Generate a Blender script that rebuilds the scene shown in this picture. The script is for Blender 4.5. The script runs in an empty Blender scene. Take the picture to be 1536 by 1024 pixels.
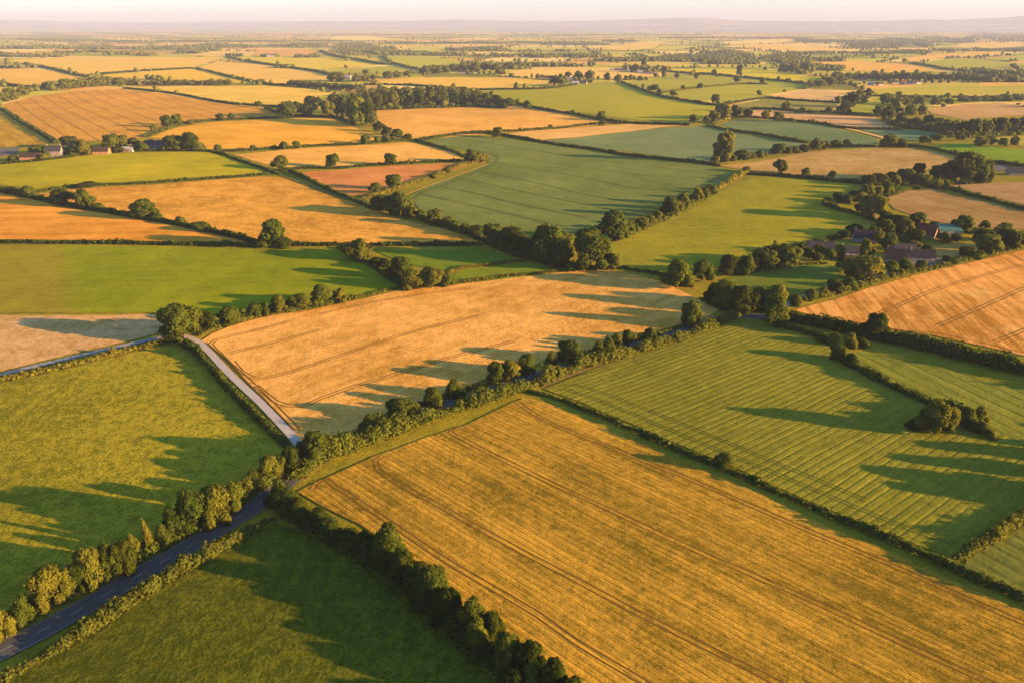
import bpy, bmesh, math, random
import numpy as np
from mathutils import Vector

random.seed(7)
RNG = np.random.default_rng(11)
SC = bpy.context.scene
COL = SC.collection

# ---------------------------------------------------------------- camera model
FPX, PW, PH = 1100.0, 1536.0, 1024.0
HORIZON = 38.0
CAMH = 130.0
PITCH = math.atan((PH / 2 - HORIZON) / FPX)
CP, SP = math.cos(PITCH), math.sin(PITCH)


def sstep(a, b, x):
    t = np.clip((x - a) / (b - a), 0, 1)
    return t * t * (3 - 2 * t)


def terrain(x, y):
    """Gently rolling farmland: height in metres at x (across), y (away)."""
    x = np.asarray(x, float)
    y = np.asarray(y, float)
    e = sstep(280, 900, y) * (1 - 0.75 * sstep(1500, 3200, y))
    z = e * (2.6 * np.sin(x / 190 + y / 300 + 1.0) + 2.1 * np.sin(-x / 240 + y / 175 + 0.4) + 0.8 * np.sin(x / 75 + y / 110))
    z = z + 0.45 * np.sin(x / 62 + y / 75) * (1 - sstep(900, 2000, y))
    return z


def P(u, v):
    """Point of the ground seen at photo position u, v (the land was surveyed from the photograph)."""
    dx = (u - PW / 2) / FPX
    dv = (PH / 2 - v) / FPX
    d = (dx, CP + dv * SP, -SP + dv * CP)
    t = -CAMH / d[2]
    for _ in range(12):
        t = (float(terrain(d[0] * t, d[1] * t)) - CAMH) / d[2]
    return Vector((d[0] * t, d[1] * t, CAMH + d[2] * t))


def proj(x, y, z):
    dy = y * CP - (z - CAMH) * SP
    up = y * SP + (z - CAMH) * CP
    return PW / 2 + FPX * x / dy, PH / 2 - FPX * up / dy


def px_per_m(p):
    """horizontal and vertical photo pixels for a metre standing at p"""
    dy = p.y * CP - (p.z - CAMH) * SP
    a = proj(p.x, p.y, p.z)
    b = proj(p.x, p.y, p.z + 1)
    return FPX / dy, a[1] - b[1]


def spline(pts, step=6.0, closed=False):
    """Catmull-Rom through 2-D points, resampled about every step metres"""
    pts = [np.array((p[0], p[1]), float) for p in pts]
    n = len(pts)
    out = []
    for i in range(n - 1):
        p1, p2 = pts[i], pts[i + 1]
        p0 = pts[i - 1] if i > 0 else 2 * p1 - p2
        p3 = pts[i + 2] if i + 2 < n else 2 * p2 - p1
        k = max(1, int(np.linalg.norm(p2 - p1) / step))
        for j in range(k):
            t = j / k
            out.append(0.5 * ((2 * p1) + (-p0 + p2) * t + (2 * p0 - 5 * p1 + 4 * p2 - p3) * t * t + (-p0 + 3 * p1 - 3 * p2 + p3) * t ** 3))
    out.append(pts[-1])
    return np.array(out)


# ---------------------------------------------------------------- object helpers
def tag(o, label=None, cat=None, group=None, kind=None):
    if label:
        o['label'] = label
    if cat:
        o['category'] = cat
    if group:
        o['group'] = group
    if kind:
        o['kind'] = kind
    return o


def link(name, mesh, parent=None):
    o = bpy.data.objects.new(name, mesh)
    COL.objects.link(o)
    if parent:
        o.parent = parent
    return o


def empty(name, loc, rz=0.0):
    o = bpy.data.objects.new(name, None)
    o.empty_display_size = 0.5
    COL.objects.link(o)
    o.location = loc
    o.rotation_euler = (0, 0, rz)
    return o


def mesh_np(name, verts, faces, mats=(), mi=None, smooth=False, normals=None):
    """faces: (n, k) int array"""
    me = bpy.data.meshes.new(name)
    verts = np.ascontiguousarray(verts, np.float32)
    faces = np.ascontiguousarray(faces, np.int32)
    n, k = faces.shape
    me.vertices.add(len(verts))
    me.vertices.foreach_set('co', verts.ravel())
    me.loops.add(n * k)
    me.loops.foreach_set('vertex_index', faces.ravel())
    me.polygons.add(n)
    me.polygons.foreach_set('loop_start', np.arange(0, n * k, k, dtype=np.int32))
    me.polygons.foreach_set('loop_total', np.full(n, k, np.int32))
    for m in mats:
        me.materials.append(m)
    if mi is not None:
        me.polygons.foreach_set('material_index', np.ascontiguousarray(mi, np.int32))
    me.polygons.foreach_set('use_smooth', np.full(n, bool(smooth or normals is not None)))
    me.update(calc_edges=True)
    if normals is not None:
        me.normals_split_custom_set_from_vertices(np.ascontiguousarray(normals, np.float32).tolist())
    return me


# ---------------------------------------------------------------- materials
KSUN = (2.13, 2.12, 2.9)


def lin(c):
    c = c / 255.0
    return c / 12.92 if c <= 0.04045 else ((c + 0.055) / 1.055) ** 2.4


def A(r, g, b, k=1.0):
    """albedo of a surface that shows as this colour in full evening sun"""
    return tuple(min(0.8, lin(c) / q * k) for c, q in zip((r, g, b), KSUN)) + (1.0,)


class NT:
    def __init__(self, name):
        self.m = bpy.data.materials.new(name)
        self.m.use_nodes = True
        self.t = self.m.node_tree
        self.t.nodes.clear()
        self.out = self.n('ShaderNodeOutputMaterial')

    def n(self, typ, **kw):
        nd = self.t.nodes.new(typ)
        for k, v in kw.items():
            setattr(nd, k, v)
        return nd

    def l(self, a, b):
        self.t.links.new(a, b)

    def val(self, sock, v):
        if hasattr(v, 'node'):
            self.l(v, sock)
        else:
            sock.default_value = v

    def math(self, op, a, b=None, clamp=False):
        nd = self.n('ShaderNodeMath', operation=op, use_clamp=clamp)
        self.val(nd.inputs[0], a)
        if b is not None:
            self.val(nd.inputs[1], b)
        return nd.outputs[0]

    def mix(self, f, a, b, blend='MIX'):
        nd = self.n('ShaderNodeMix', data_type='RGBA', blend_type=blend)
        self.val(nd.inputs[0], f)
        self.val(nd.inputs[6], a)
        self.val(nd.inputs[7], b)
        return nd.outputs[2]

    def noise(self, vec, scale, detail=2.0, rough=0.5, dim='3D'):
        nd = self.n('ShaderNodeTexNoise', noise_dimensions=dim)
        self.l(vec, nd.inputs['Vector'])
        nd.inputs['Scale'].default_value = scale
        nd.inputs['Detail'].default_value = detail
        nd.inputs['Roughness'].default_value = rough
        return nd.outputs[0]

    def ramp(self, v, a, b):
        nd = self.n('ShaderNodeMapRange', clamp=True)
        self.val(nd.inputs[0], v)
        nd.inputs[1].default_value = a
        nd.inputs[2].default_value = b
        return nd.outputs[0]

    def mapping(self, vec, rot=0.0, scale=(1, 1, 1), loc=(0, 0, 0)):
        nd = self.n('ShaderNodeMapping', vector_type='POINT')
        self.l(vec, nd.inputs[0])
        nd.inputs['Rotation'].default_value = (0, 0, rot)
        nd.inputs['Scale'].default_value = scale
        nd.inputs['Location'].default_value = loc
        return nd.outputs[0]

    def bsdf(self, col, rough=0.9, spec=0.15, bump=None, bstr=0.5, bdist=0.3, metal=0.0):
        b = self.n('ShaderNodeBsdfPrincipled')
        self.val(b.inputs['Base Color'], col)
        b.inputs['Roughness'].default_value = rough
        b.inputs['Specular IOR Level'].default_value = spec
        b.inputs['Metallic'].default_value = metal
        if bump is not None:
            bn = self.n('ShaderNodeBump')
            bn.inputs['Strength'].default_value = bstr
            bn.inputs['Distance'].default_value = bdist
            self.l(bump, bn.inputs['Height'])
            self.l(bn.outputs[0], b.inputs['Normal'])
        return b.outputs[0]


def shade(c, k):
    return (c[0] * k, c[1] * k, c[2] * k, 1)


def field_mat(name, c1, c2, ang=0.0, grain=0.9, streak=1.0, blotch=0.8, gstr=1.0, rows=None, tram=None, tramc=None,
              dark=None, bump=0.6, bd=0.25, worn=0.0, swid=5.0, slen=70.0, side=None):
    """A crop: c1/c2 the two ends of its colour, ang the drilling direction; rows = (period m, strength); tram = period of wheelings."""
    N = NT(name)
    pos = N.n('ShaderNodeNewGeometry').outputs['Position']
    # rotate so X runs along the rows
    rot = N.n('ShaderNodeVectorRotate', rotation_type='Z_AXIS')
    N.l(pos, rot.inputs['Vector'])
    rot.inputs['Angle'].default_value = -ang
    v = rot.outputs[0]
    warp = N.noise(pos, 1 / 60.0, 2)
    st = N.noise(N.mapping(v, 0, (1 / slen, 1 / swid, 0.0)), 1.0, 3.0, 0.6)
    st2 = N.noise(N.mapping(v, 0, (1 / 18.0, 1 / 1.1, 0.0)), 1.0, 2.0, 0.6)
    bl = N.noise(pos, 1 / 85.0, 4.0, 0.6)
    gr = N.noise(pos, 1 / grain, 3.0, 0.65)
    gr2 = N.noise(pos, 1 / (grain * 4.5), 3.0, 0.6)
    f = N.math('MULTIPLY', N.math('SUBTRACT', st, 0.5), 1.6 * streak)
    f = N.math('ADD', f, N.math('MULTIPLY', N.math('SUBTRACT', st2, 0.5), 0.8 * streak))
    f = N.math('ADD', f, N.math('MULTIPLY', N.math('SUBTRACT', bl, 0.5), 2.2 * blotch))
    f = N.math('ADD', f, N.math('MULTIPLY', N.math('SUBTRACT', gr, 0.5), 1.7 * gstr))
    f = N.math('ADD', f, N.math('MULTIPLY', N.math('SUBTRACT', gr2, 0.5), 1.4 * gstr))
    f = N.math('ADD', f, 0.5, clamp=True)
    col = N.mix(f, c1, c2)
    if side:  # (point, direction, width, c1, c2): part of the field in another state of growth
        (qx, qy), (ex, ey), wd, s1, s2 = side
        sp = N.n('ShaderNodeSeparateXYZ')
        N.l(pos, sp.inputs[0])
        dd = N.math('ADD', N.math('MULTIPLY', N.math('SUBTRACT', sp.outputs[0], qx), ex), N.math('MULTIPLY', N.math('SUBTRACT', sp.outputs[1], qy), ey))
        dd = N.math('ADD', dd, N.math('MULTIPLY', N.math('SUBTRACT', N.noise(pos, 1 / 16.0, 4, 0.65), 0.5), wd * 2.2))
        col = N.mix(N.ramp(dd, -wd / 2, wd / 2), col, N.mix(f, s1, s2))
    h = N.math('ADD', gr, N.math('MULTIPLY', gr2, 1.6))
    dk = dark or shade(c1, 0.42)
    sep = N.n('ShaderNodeSeparateXYZ')
    N.l(v, sep.inputs[0])
    y = N.math('ADD', sep.outputs[1], N.math('MULTIPLY', warp, 3.0))
    if rows:
        per, s = rows
        w = N.math('SINE', N.math('MULTIPLY', y, 2 * math.pi / per))
        brk = N.ramp(st, 0.35, 0.65)
        w = N.math('MULTIPLY', N.ramp(w, 0.1, 1.0), N.math('ADD', N.math('MULTIPLY', brk, 0.7), 0.3))
        col = N.mix(N.math('MULTIPLY', w, s), col, dk)
        h = N.math('SUBTRACT', h, N.math('MULTIPLY', w, 0.8))
    if tram:
        fr = N.math('FRACT', N.math('DIVIDE', y, tram))
        d = N.math('ABSOLUTE', N.math('SUBTRACT', N.math('MULTIPLY', N.math('ABSOLUTE', N.math('SUBTRACT', fr, 0.5)), tram), 0.95))
        t = N.math('SUBTRACT', 1.0, N.ramp(d, 0.3, 0.65))
        col = N.mix(N.math('MULTIPLY', t, 0.75), col, tramc or dk)
    if worn:
        wr = N.ramp(N.noise(pos, 1 / 38.0, 5.0, 0.68), 0.54, 0.64)
        col = N.mix(N.math('MULTIPLY', wr, worn), col, tramc or shade(c2, 1.3))
    N.l(N.bsdf(col, 1.0, 0.0, h, bump, bd), N.out.inputs[0])
    return N.m


def plain_mat(name, col, var=0.25, scale=1.5, rough=0.95, spec=0.0, bump=0.2, col2=None):
    N = NT(name)
    co = N.n('ShaderNodeTexCoord').outputs['Object']
    n1 = N.noise(co, scale, 4, 0.6)
    n2 = N.noise(co, scale * 7, 3, 0.6)
    f = N.ramp(N.math('ADD', N.math('MULTIPLY', n1, 0.6), N.math('MULTIPLY', n2, 0.4)), 0.3, 0.7)
    c = N.mix(f, shade(col, 1 - var), col2 or shade(col, 1 + var))
    N.l(N.bsdf(c, rough, spec, n2, bump, 0.05), N.out.inputs[0])
    return N.m


def leaf_mat(name, dark, light, pale, trans=0.36):
    N = NT(name)
    g = N.n('ShaderNodeNewGeometry')
    oi = N.n('ShaderNodeObjectInfo')
    at = N.n('ShaderNodeAttribute', attribute_type='OBJECT', attribute_name='tone')
    n1 = N.noise(g.outputs['Position'], 0.45, 3, 0.6)
    isl = g.outputs['Random Per Island']
    f = N.math('ADD', N.math('MULTIPLY', N.math('SUBTRACT', n1, 0.5), 1.2), N.math('MULTIPLY', isl, 0.7))
    f = N.math('ADD', f, N.math('MULTIPLY', N.math('SUBTRACT', oi.outputs['Random'], 0.4), 0.5), clamp=True)
    col = N.mix(f, dark, light)
    tone = at.outputs['Fac']
    col = N.mix(N.math('MULTIPLY', N.math('MAXIMUM', tone, 0.0), 0.75), col, pale)
    dk = N.math('SUBTRACT', 1.0, N.math('MULTIPLY', N.math('MAXIMUM', N.math('MULTIPLY', tone, -1.0), 0.0), 0.5))
    mul = N.n('ShaderNodeVectorMath', operation='SCALE')
    N.l(col, mul.inputs[0])
    N.l(dk, mul.inputs['Scale'])
    col = mul.outputs[0]
    b = N.bsdf(col, 0.9, 0.0)
    if trans:
        t = N.n('ShaderNodeBsdfTranslucent')
        N.l(N.mix(0.5, col, (0.14, 0.14, 0.012, 1)), t.inputs[0])
        mx = N.n('ShaderNodeMixShader')
        mx.inputs[0].default_value = trans
        N.l(b, mx.inputs[1])
        N.l(t.outputs[0], mx.inputs[2])
        b = mx.outputs[0]
    N.l(b, N.out.inputs[0])
    return N.m


LEAF = leaf_mat('leaf_green', (0.022, 0.036, 0.005, 1), (0.086, 0.090, 0.008, 1), (0.15, 0.112, 0.010, 1))
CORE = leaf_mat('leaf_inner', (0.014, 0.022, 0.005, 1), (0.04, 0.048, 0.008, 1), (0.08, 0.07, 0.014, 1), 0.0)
HLEAF = leaf_mat('hedge_leaf', (0.022, 0.036, 0.005, 1), (0.084, 0.090, 0.008, 1), (0.15, 0.108, 0.010, 1))
BARK = plain_mat('bark', (0.09, 0.065, 0.045, 1), 0.4, 3.0)

# ---------------------------------------------------------------- foliage builders
QUAD = np.array([(-0.5, -0.5), (0.55, -0.4), (0.45, 0.55), (-0.6, 0.4)])


def leaf_quads(c, nrm, size, rng):
    """one bent leaf-clump quad at every c (n,3) facing roughly nrm"""
    n = len(c)
    r = rng.normal(size=(n, 3))
    nn = nrm + 0.55 * r
    nn /= np.linalg.norm(nn, axis=1, keepdims=True) + 1e-9
    a = np.cross(nn, rng.normal(size=(n, 3)))
    a /= np.linalg.norm(a, axis=1, keepdims=True) + 1e-9
    b = np.cross(nn, a)
    s = (size * rng.uniform(0.6, 1.4, n))[:, None]
    q = QUAD + 0
    v = np.empty((n, 4, 3))
    for i in range(4):
        v[:, i] = c + s * (q[i, 0] * a + q[i, 1] * b) + nn * s * (0.16 if i % 2 else -0.16)
    f = np.arange(n * 4).reshape(n, 4)
    sm = 0.55 * nrm + 0.6 * nn
    sm /= np.linalg.norm(sm, axis=1, keepdims=True) + 1e-9
    return v.reshape(-1, 3), f, np.repeat(sm, 4, axis=0)


def ico(sub):
    bm = bmesh.new()
    bmesh.ops.create_icosphere(bm, subdivisions=sub, radius=1.0)
    v = np.array([x.co[:] for x in bm.verts])
    f = np.array([[x.index for x in p.verts] for p in bm.faces])
    bm.free()
    return v, f


ICO1, ICO2 = ico(1), ico(2)


def crown_mesh(name, kind, n, seed, size):
    """unit tree crown: base at z=0, top at z=1, about one unit wide"""
    rng = np.random.default_rng(seed)
    lobes = []
    if kind == 'oak':
        for i in range(22):
            a = rng.uniform(0, 2 * math.pi)
            z = rng.uniform(0.16, 0.84)
            rr = 0.34 * math.sqrt(max(0.05, 1 - ((z - 0.42) / 0.46) ** 2)) * rng.uniform(0.45, 1.3)
            lobes.append((rr * math.cos(a), rr * math.sin(a), z, rng.uniform(0.065, 0.19)))
        lobes.append((0, 0, 0.58, 0.3))
        lobes.append((0.06, -0.05, 0.78, 0.19))
    elif kind == 'tall':
        for i in range(15):
            a = rng.uniform(0, 2 * math.pi)
            z = rng.uniform(0.12, 0.86)
            rr = 0.3 * math.sqrt(max(0.05, 1 - ((z - 0.45) / 0.5) ** 2)) * rng.uniform(0.4, 1.3)
            lobes.append((rr * math.cos(a), rr * math.sin(a), z, rng.uniform(0.08, 0.19)))
        lobes.append((0, 0, 0.5, 0.28))
        lobes.append((0, 0.02, 0.8, 0.17))
    elif kind == 'bush':
        for i in range(14):
            a = rng.uniform(0, 2 * math.pi)
            z = rng.uniform(0.12, 0.76)
            rr = 0.33 * (1 - 0.55 * z) * rng.uniform(0.5, 1.35)
            lobes.append((rr * math.cos(a), rr * math.sin(a), z, rng.uniform(0.1, 0.23)))
        lobes.append((0, 0, 0.45, 0.32))
        lobes.append((0.05, 0, 0.78, 0.19))
    elif kind == 'cone':
        for i in range(22):
            z = (i + 0.5) / 22
            a = i * 2.4
            rr = 0.3 * (1 - z) ** 0.8
            lobes.append((rr * math.cos(a), rr * math.sin(a), 0.06 + z * 0.88, 0.05 + 0.14 * (1 - z)))
    else:  # sparse, feathery
        for i in range(16):
            a = rng.uniform(0, 2 * math.pi)
            z = rng.uniform(0.2, 0.9)
            rr = 0.36 * (1 - 0.6 * abs(z - 0.45)) * rng.uniform(0.3, 1.1)
            lobes.append((rr * math.cos(a), rr * math.sin(a), z, rng.uniform(0.08, 0.14)))
        lobes.append((0, 0, 0.5, 0.18))
    L = np.array(lobes)
    w = L[:, 3] ** 2
    w[-2:] *= 0.6
    pick = rng.choice(len(L), size=n, p=w / w.sum())
    d = rng.normal(size=(n, 3))
    d /= np.linalg.norm(d, axis=1, keepdims=True)
    rad = L[pick, 3] * (rng.uniform(0.72, 1.08, n) + 0.3 * rng.random(n) ** 5)
    c = L[pick, :3] + d * rad[:, None]
    # drop leaves buried inside other lobes
    dist = np.linalg.norm(c[:, None, :] - L[None, :, :3], axis=2) / L[None, :, 3]
    keep = (dist.min(axis=1) > 0.72) & (c[:, 2] > 0.03)
    c, d = c[keep], d[keep]
    outw = c - np.array((0, 0, 0.42))
    outw /= np.linalg.norm(outw, axis=1, keepdims=True)
    nr = 0.65 * d + 0.55 * outw
    nr /= np.linalg.norm(nr, axis=1, keepdims=True)
    v, f, nv = leaf_quads(c, nr, size, rng)
    # inner mass of the crown keeps the sky from showing through everywhere
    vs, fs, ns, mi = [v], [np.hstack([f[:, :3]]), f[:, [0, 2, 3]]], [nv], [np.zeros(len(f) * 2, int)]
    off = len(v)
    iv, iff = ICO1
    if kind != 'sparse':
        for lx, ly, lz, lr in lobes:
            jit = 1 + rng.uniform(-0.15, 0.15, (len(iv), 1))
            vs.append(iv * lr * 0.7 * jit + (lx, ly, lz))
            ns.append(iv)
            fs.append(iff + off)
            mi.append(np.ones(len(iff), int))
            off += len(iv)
    V = np.vstack(vs)
    zmax = np.percentile(V[:, 2], 99.7)
    V[:, 2] /= zmax
    wid = np.percentile(np.abs(V[:, :2]), 99) * 2
    V[:, :2] /= wid
    return mesh_np(name, V, np.vstack(fs), (LEAF, CORE), np.concatenate(mi), normals=np.vstack(ns))


def limb(bm, p0, p1, r0, r1, seg=7):
    p0, p1 = Vector(p0), Vector(p1)
    ax = (p1 - p0).normalized()
    u = ax.orthogonal().normalized()
    w = ax.cross(u)
    ra, rb = [], []
    for i in range(seg):
        a = 2 * math.pi * i / seg
        ra.append(bm.verts.new(p0 + (u * math.cos(a) + w * math.sin(a)) * r0))
        rb.append(bm.verts.new(p1 + (u * math.cos(a) + w * math.sin(a)) * r1))
    for i in range(seg):
        j = (i + 1) % seg
        bm.faces.new((ra[i], ra[j], rb[j], rb[i]))
    bm.faces.new(rb)


def trunk_mesh(name, kind, seed):
    rng = random.Random(seed)
    bm = bmesh.new()
    top = 0.55 if kind != 'bush' else 0.35
    r = 0.028
    limb(bm, (0, 0, -0.03), (0.005, 0, 0.06), r * 1.5, r)
    limb(bm, (0.005, 0, 0.06), (0.01, 0.01, 0.3), r, r * 0.75)
    limb(bm, (0.01, 0.01, 0.3), (0, 0, top), r * 0.75, r * 0.35)
    for i in range(6):
        a = i * 1.05 + rng.uniform(-0.3, 0.3)
        z = 0.24 + 0.045 * i
        q = 0.25
        limb(bm, (0.01, 0.01, z), (q * math.cos(a), q * math.sin(a), z + rng.uniform(0.12, 0.26)), r * 0.45, r * 0.15, 5)
    me = bpy.data.meshes.new(name)
    bm.to_mesh(me)
    bm.free()
    me.materials.append(BARK)
    return me


CROWN, TRUNK = {}, {}
for kd in ('oak', 'tall', 'bush', 'cone', 'sparse'):
    nv = 4 if kd in ('oak', 'bush', 'tall') else 1
    dens = {'oak': 1.0, 'tall': 0.9, 'bush': 0.9, 'cone': 0.7, 'sparse': 0.45}[kd]
    CROWN[kd] = {
        'near': [crown_mesh('crown_' + kd, kd, int(11000 * dens), 10 * i + 1, 0.04) for i in range(nv)],
        'mid': [crown_mesh('crown_' + kd, kd, int(3200 * dens), 10 * i + 2, 0.066) for i in range(nv)],
        'far': [crown_mesh('crown_' + kd, kd, int(700 * dens), 10 * i + 3, 0.115) for i in range(nv)],
    }
    TRUNK[kd] = [trunk_mesh('trunk_' + kd, kd, 5 + i) for i in range(2)]

KIND = {'o': ('oak', 0.0), 'd': ('oak', -0.8), 'p': ('oak', 0.45), 't': ('tall', 0.0), 'T': ('tall', -0.8), 'y': ('tall', 0.5), 'b': ('bush', 0.1),
        'B': ('bush', -0.8), 'q': ('bush', 0.65), 'c': ('cone', 0.6), 's': ('sparse', 0.7), 'r': ('tall', 0.45), 'R': ('oak', 0.5)}
ORD = ('first second third fourth fifth sixth seventh eighth ninth tenth eleventh twelfth thirteenth fourteenth fifteenth sixteenth seventeenth eighteenth '
       'nineteenth twentieth').split()
tree_count = [0]


def plant(u, v, hp, wp, k, label, group=None):
    kd, tone = KIND[k]
    p = P(u, v)
    sx, sy = px_per_m(p)
    H, W = hp / sy, wp / sx
    W = max(W, 0.5 * H if kd != 'cone' else 0.25 * H)
    i = tree_count[0]
    tree_count[0] += 1
    rnd = random.Random(i * 13 + 5)
    isb = kd == 'bush'
    name = 'bush' if isb else ('conifer_tree' if kd == 'cone' else 'broadleaf_tree')
    cat = 'bush' if isb else 'tree'
    dist = p.length
    lod = 'near' if dist < 420 else ('mid' if dist < 1000 else 'far')
    cm = CROWN[kd][lod]
    cmesh = cm[rnd.randrange(len(cm))]
    rz = rnd.uniform(0, 6.28)
    if isb:
        o = link(name, cmesh)
        o.location = p - Vector((0, 0, 0.1 * H))
        o.rotation_euler = (0, 0, rz)
        o.scale = (W, W * rnd.uniform(0.85, 1.1), H * 1.08)
        o['tone'] = tone + rnd.uniform(-0.15, 0.15)
        return tag(o, label, cat, group)
    root = empty(name, p, rz)
    tag(root, label, cat, group)
    c = link('crown', cmesh, root)
    c.scale = (W, W * rnd.uniform(0.8, 1.15), H)
    c.rotation_euler = (rnd.uniform(-0.1, 0.1), rnd.uniform(-0.1, 0.1), 0)
    c['tone'] = tone + rnd.uniform(-0.15, 0.15)
    t = link('trunk', TRUNK[kd][rnd.randrange(2)], root)
    t.scale = (min(W, H), min(W, H), H)
    return root


MASS = []


def mass(data):
    """small far trees that join the one woodland mass"""
    for it in data.split():
        u, v, h, w, k = it.split(',')
        MASS.append((float(u), float(v), float(h), float(w), k))


def trees(group, where, data):
    """data: 'u,v,h,w,k ...' in order along the group; where completes the label"""
    items = [x.split(',') for x in data.split()]
    n = len(items)
    looks = []
    for i, it in enumerate(items):
        u, v, h, w = map(float, it[:4])
        k = it[4]
        noun = 'bush' if KIND[k][0] == 'bush' else 'tree'
        adj = {'o': 'round green', 'd': 'dark round', 'p': 'pale golden', 't': 'upright green', 'T': 'dark upright', 'y': 'pale upright', 'b': 'low green', 'B': 'low dark',
               'q': 'low yellowish', 'c': 'pale pointed', 's': 'thin feathery', 'r': 'brownish', 'R': 'brownish'}[k]
        if n == 1:
            lb = f'{adj} {noun} {where}'
        else:
            lb = f'{adj} {noun}, {ORD[i] if i < 20 else "number " + str(i + 1)} {where}'
        if len(lb.replace('-', '').split()) > 16:
            print('LONG', lb)
        plant(u, v, h, w, k, lb, group if n > 1 else None)


# ---------------------------------------------------------------- hedges
def hedge(pts, h, w, label, tone=0.0, name='hedge', rough=0.35, leaf=None):
    """a hedge along photo positions pts, h metres high and w wide"""
    wp = [P(*q) for q in pts]
    line = spline([(p.x, p.y) for p in wp], 3.0)
    seg = np.linalg.norm(np.diff(line, axis=0), axis=1)
    s = np.concatenate([[0], np.cumsum(seg)])
    L = s[-1]
    rng = np.random.default_rng(int(abs(pts[0][0] * 31 + pts[0][1] * 17)) + 3)
    dmean = float(np.mean(np.hypot(line[:, 0], line[:, 1])))
    size = leaf or max(0.55, dmean * 0.0024)
    ph = rng.uniform(0, 6.28, 6)

    def hh(t):
        t = np.asarray(t, float)
        base = 1 + rough * (0.45 * np.sin(t / 5.3 + ph[0]) + 0.35 * np.sin(t / 2.9 + ph[1]) + 0.4 * np.sin(t / 13 + ph[2]) + 0.4 * np.sin(t / 31 + ph[3]))
        return np.maximum(0.35, base) * (0.35 + 0.65 * sstep(0, 6, t) * sstep(0, 6, L - t))

    def at(t):
        x = np.interp(t, s, line[:, 0])
        y = np.interp(t, s, line[:, 1])
        x2 = np.interp(t + 1.0, s, line[:, 0]) - np.interp(t - 1.0, s, line[:, 0])
        y2 = np.interp(t + 1.0, s, line[:, 1]) - np.interp(t - 1.0, s, line[:, 1])
        q = np.hypot(x2, y2) + 1e-9
        return x, y, -y2 / q, x2 / q

    # shrubs of uneven height and width standing shoulder to shoulder
    cs, t = [], 0.0
    while t < L:
        cs.append(t)
        t += w * rng.uniform(0.2, 0.46) * max(1.0, size / 1.6)
    cs = np.array(cs)
    m = len(cs)
    x, y, nx, ny = at(cs)
    off = rng.uniform(-0.16, 0.16, m) * w
    sh = h * hh(cs) * (1 + rough * rng.uniform(-0.55, 0.6, m))
    # now and then a taller bush
    sh *= np.where(rng.random(m) < 0.07 + 0.1 * rough, rng.uniform(1.2, 1.6, m), 1.0)
    sw = w * rng.uniform(0.36, 0.56, m) * (0.75 + 0.25 * sh / h)
    cx, cy = x + nx * off, y + ny * off
    cz = terrain(cx, cy)
    per = np.maximum(14, (2.2 * sw * sh * 2.4 / size ** 2)).astype(int)
    per = np.minimum(per, 900)
    k = np.repeat(np.arange(m), per)
    n = len(k)
    d = rng.normal(size=(n, 3))
    d[:, 2] = np.abs(d[:, 2]) * 0.9 - 0.12
    d /= np.linalg.norm(d, axis=1, keepdims=True)
    rad = rng.uniform(0.74, 1.06, n) + 0.3 * rng.random(n) ** 5
    c = np.stack([cx[k] + d[:, 0] * sw[k] * rad, cy[k] + d[:, 1] * sw[k] * rad, cz[k] + sh[k] * (0.34 + 0.62 * d[:, 2] * rad)], 1)
    low = rng.random(n) < 0.3
    c[low, 2] = (cz[k] + sh[k] * rng.uniform(0.03, 0.4, n))[low]
    nr = d + np.array((0, 0, 0.25))
    nr += 0.25 * rng.normal(size=nr.shape)
    nr /= np.linalg.norm(nr, axis=1, keepdims=True)
    v, f, nv = leaf_quads(c, nr, size, rng)
    iv, iff = ICO1
    cv = np.empty((m, len(iv), 3))
    cv[:, :, 0] = cx[:, None] + iv[None, :, 0] * sw[:, None] * 0.74
    cv[:, :, 1] = cy[:, None] + iv[None, :, 1] * sw[:, None] * 0.74
    cv[:, :, 2] = cz[:, None] + sh[:, None] * (0.36 + 0.46 * iv[None, :, 2])
    fc = (iff[None] + (np.arange(m) * len(iv))[:, None, None]).reshape(-1, 3) + len(v)
    f3 = np.vstack([f[:, :3], f[:, [0, 2, 3]]])
    fs = fc
    org = np.array(P(*pts[len(pts) // 2]))
    allv = np.vstack([v, cv.reshape(-1, 3)]) - org
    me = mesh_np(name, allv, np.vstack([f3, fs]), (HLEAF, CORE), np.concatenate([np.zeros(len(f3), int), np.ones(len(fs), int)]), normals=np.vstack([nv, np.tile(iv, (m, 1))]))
    o = link(name, me)
    o.location = org
    o['tone'] = tone
    return tag(o, label, 'hedge')


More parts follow.
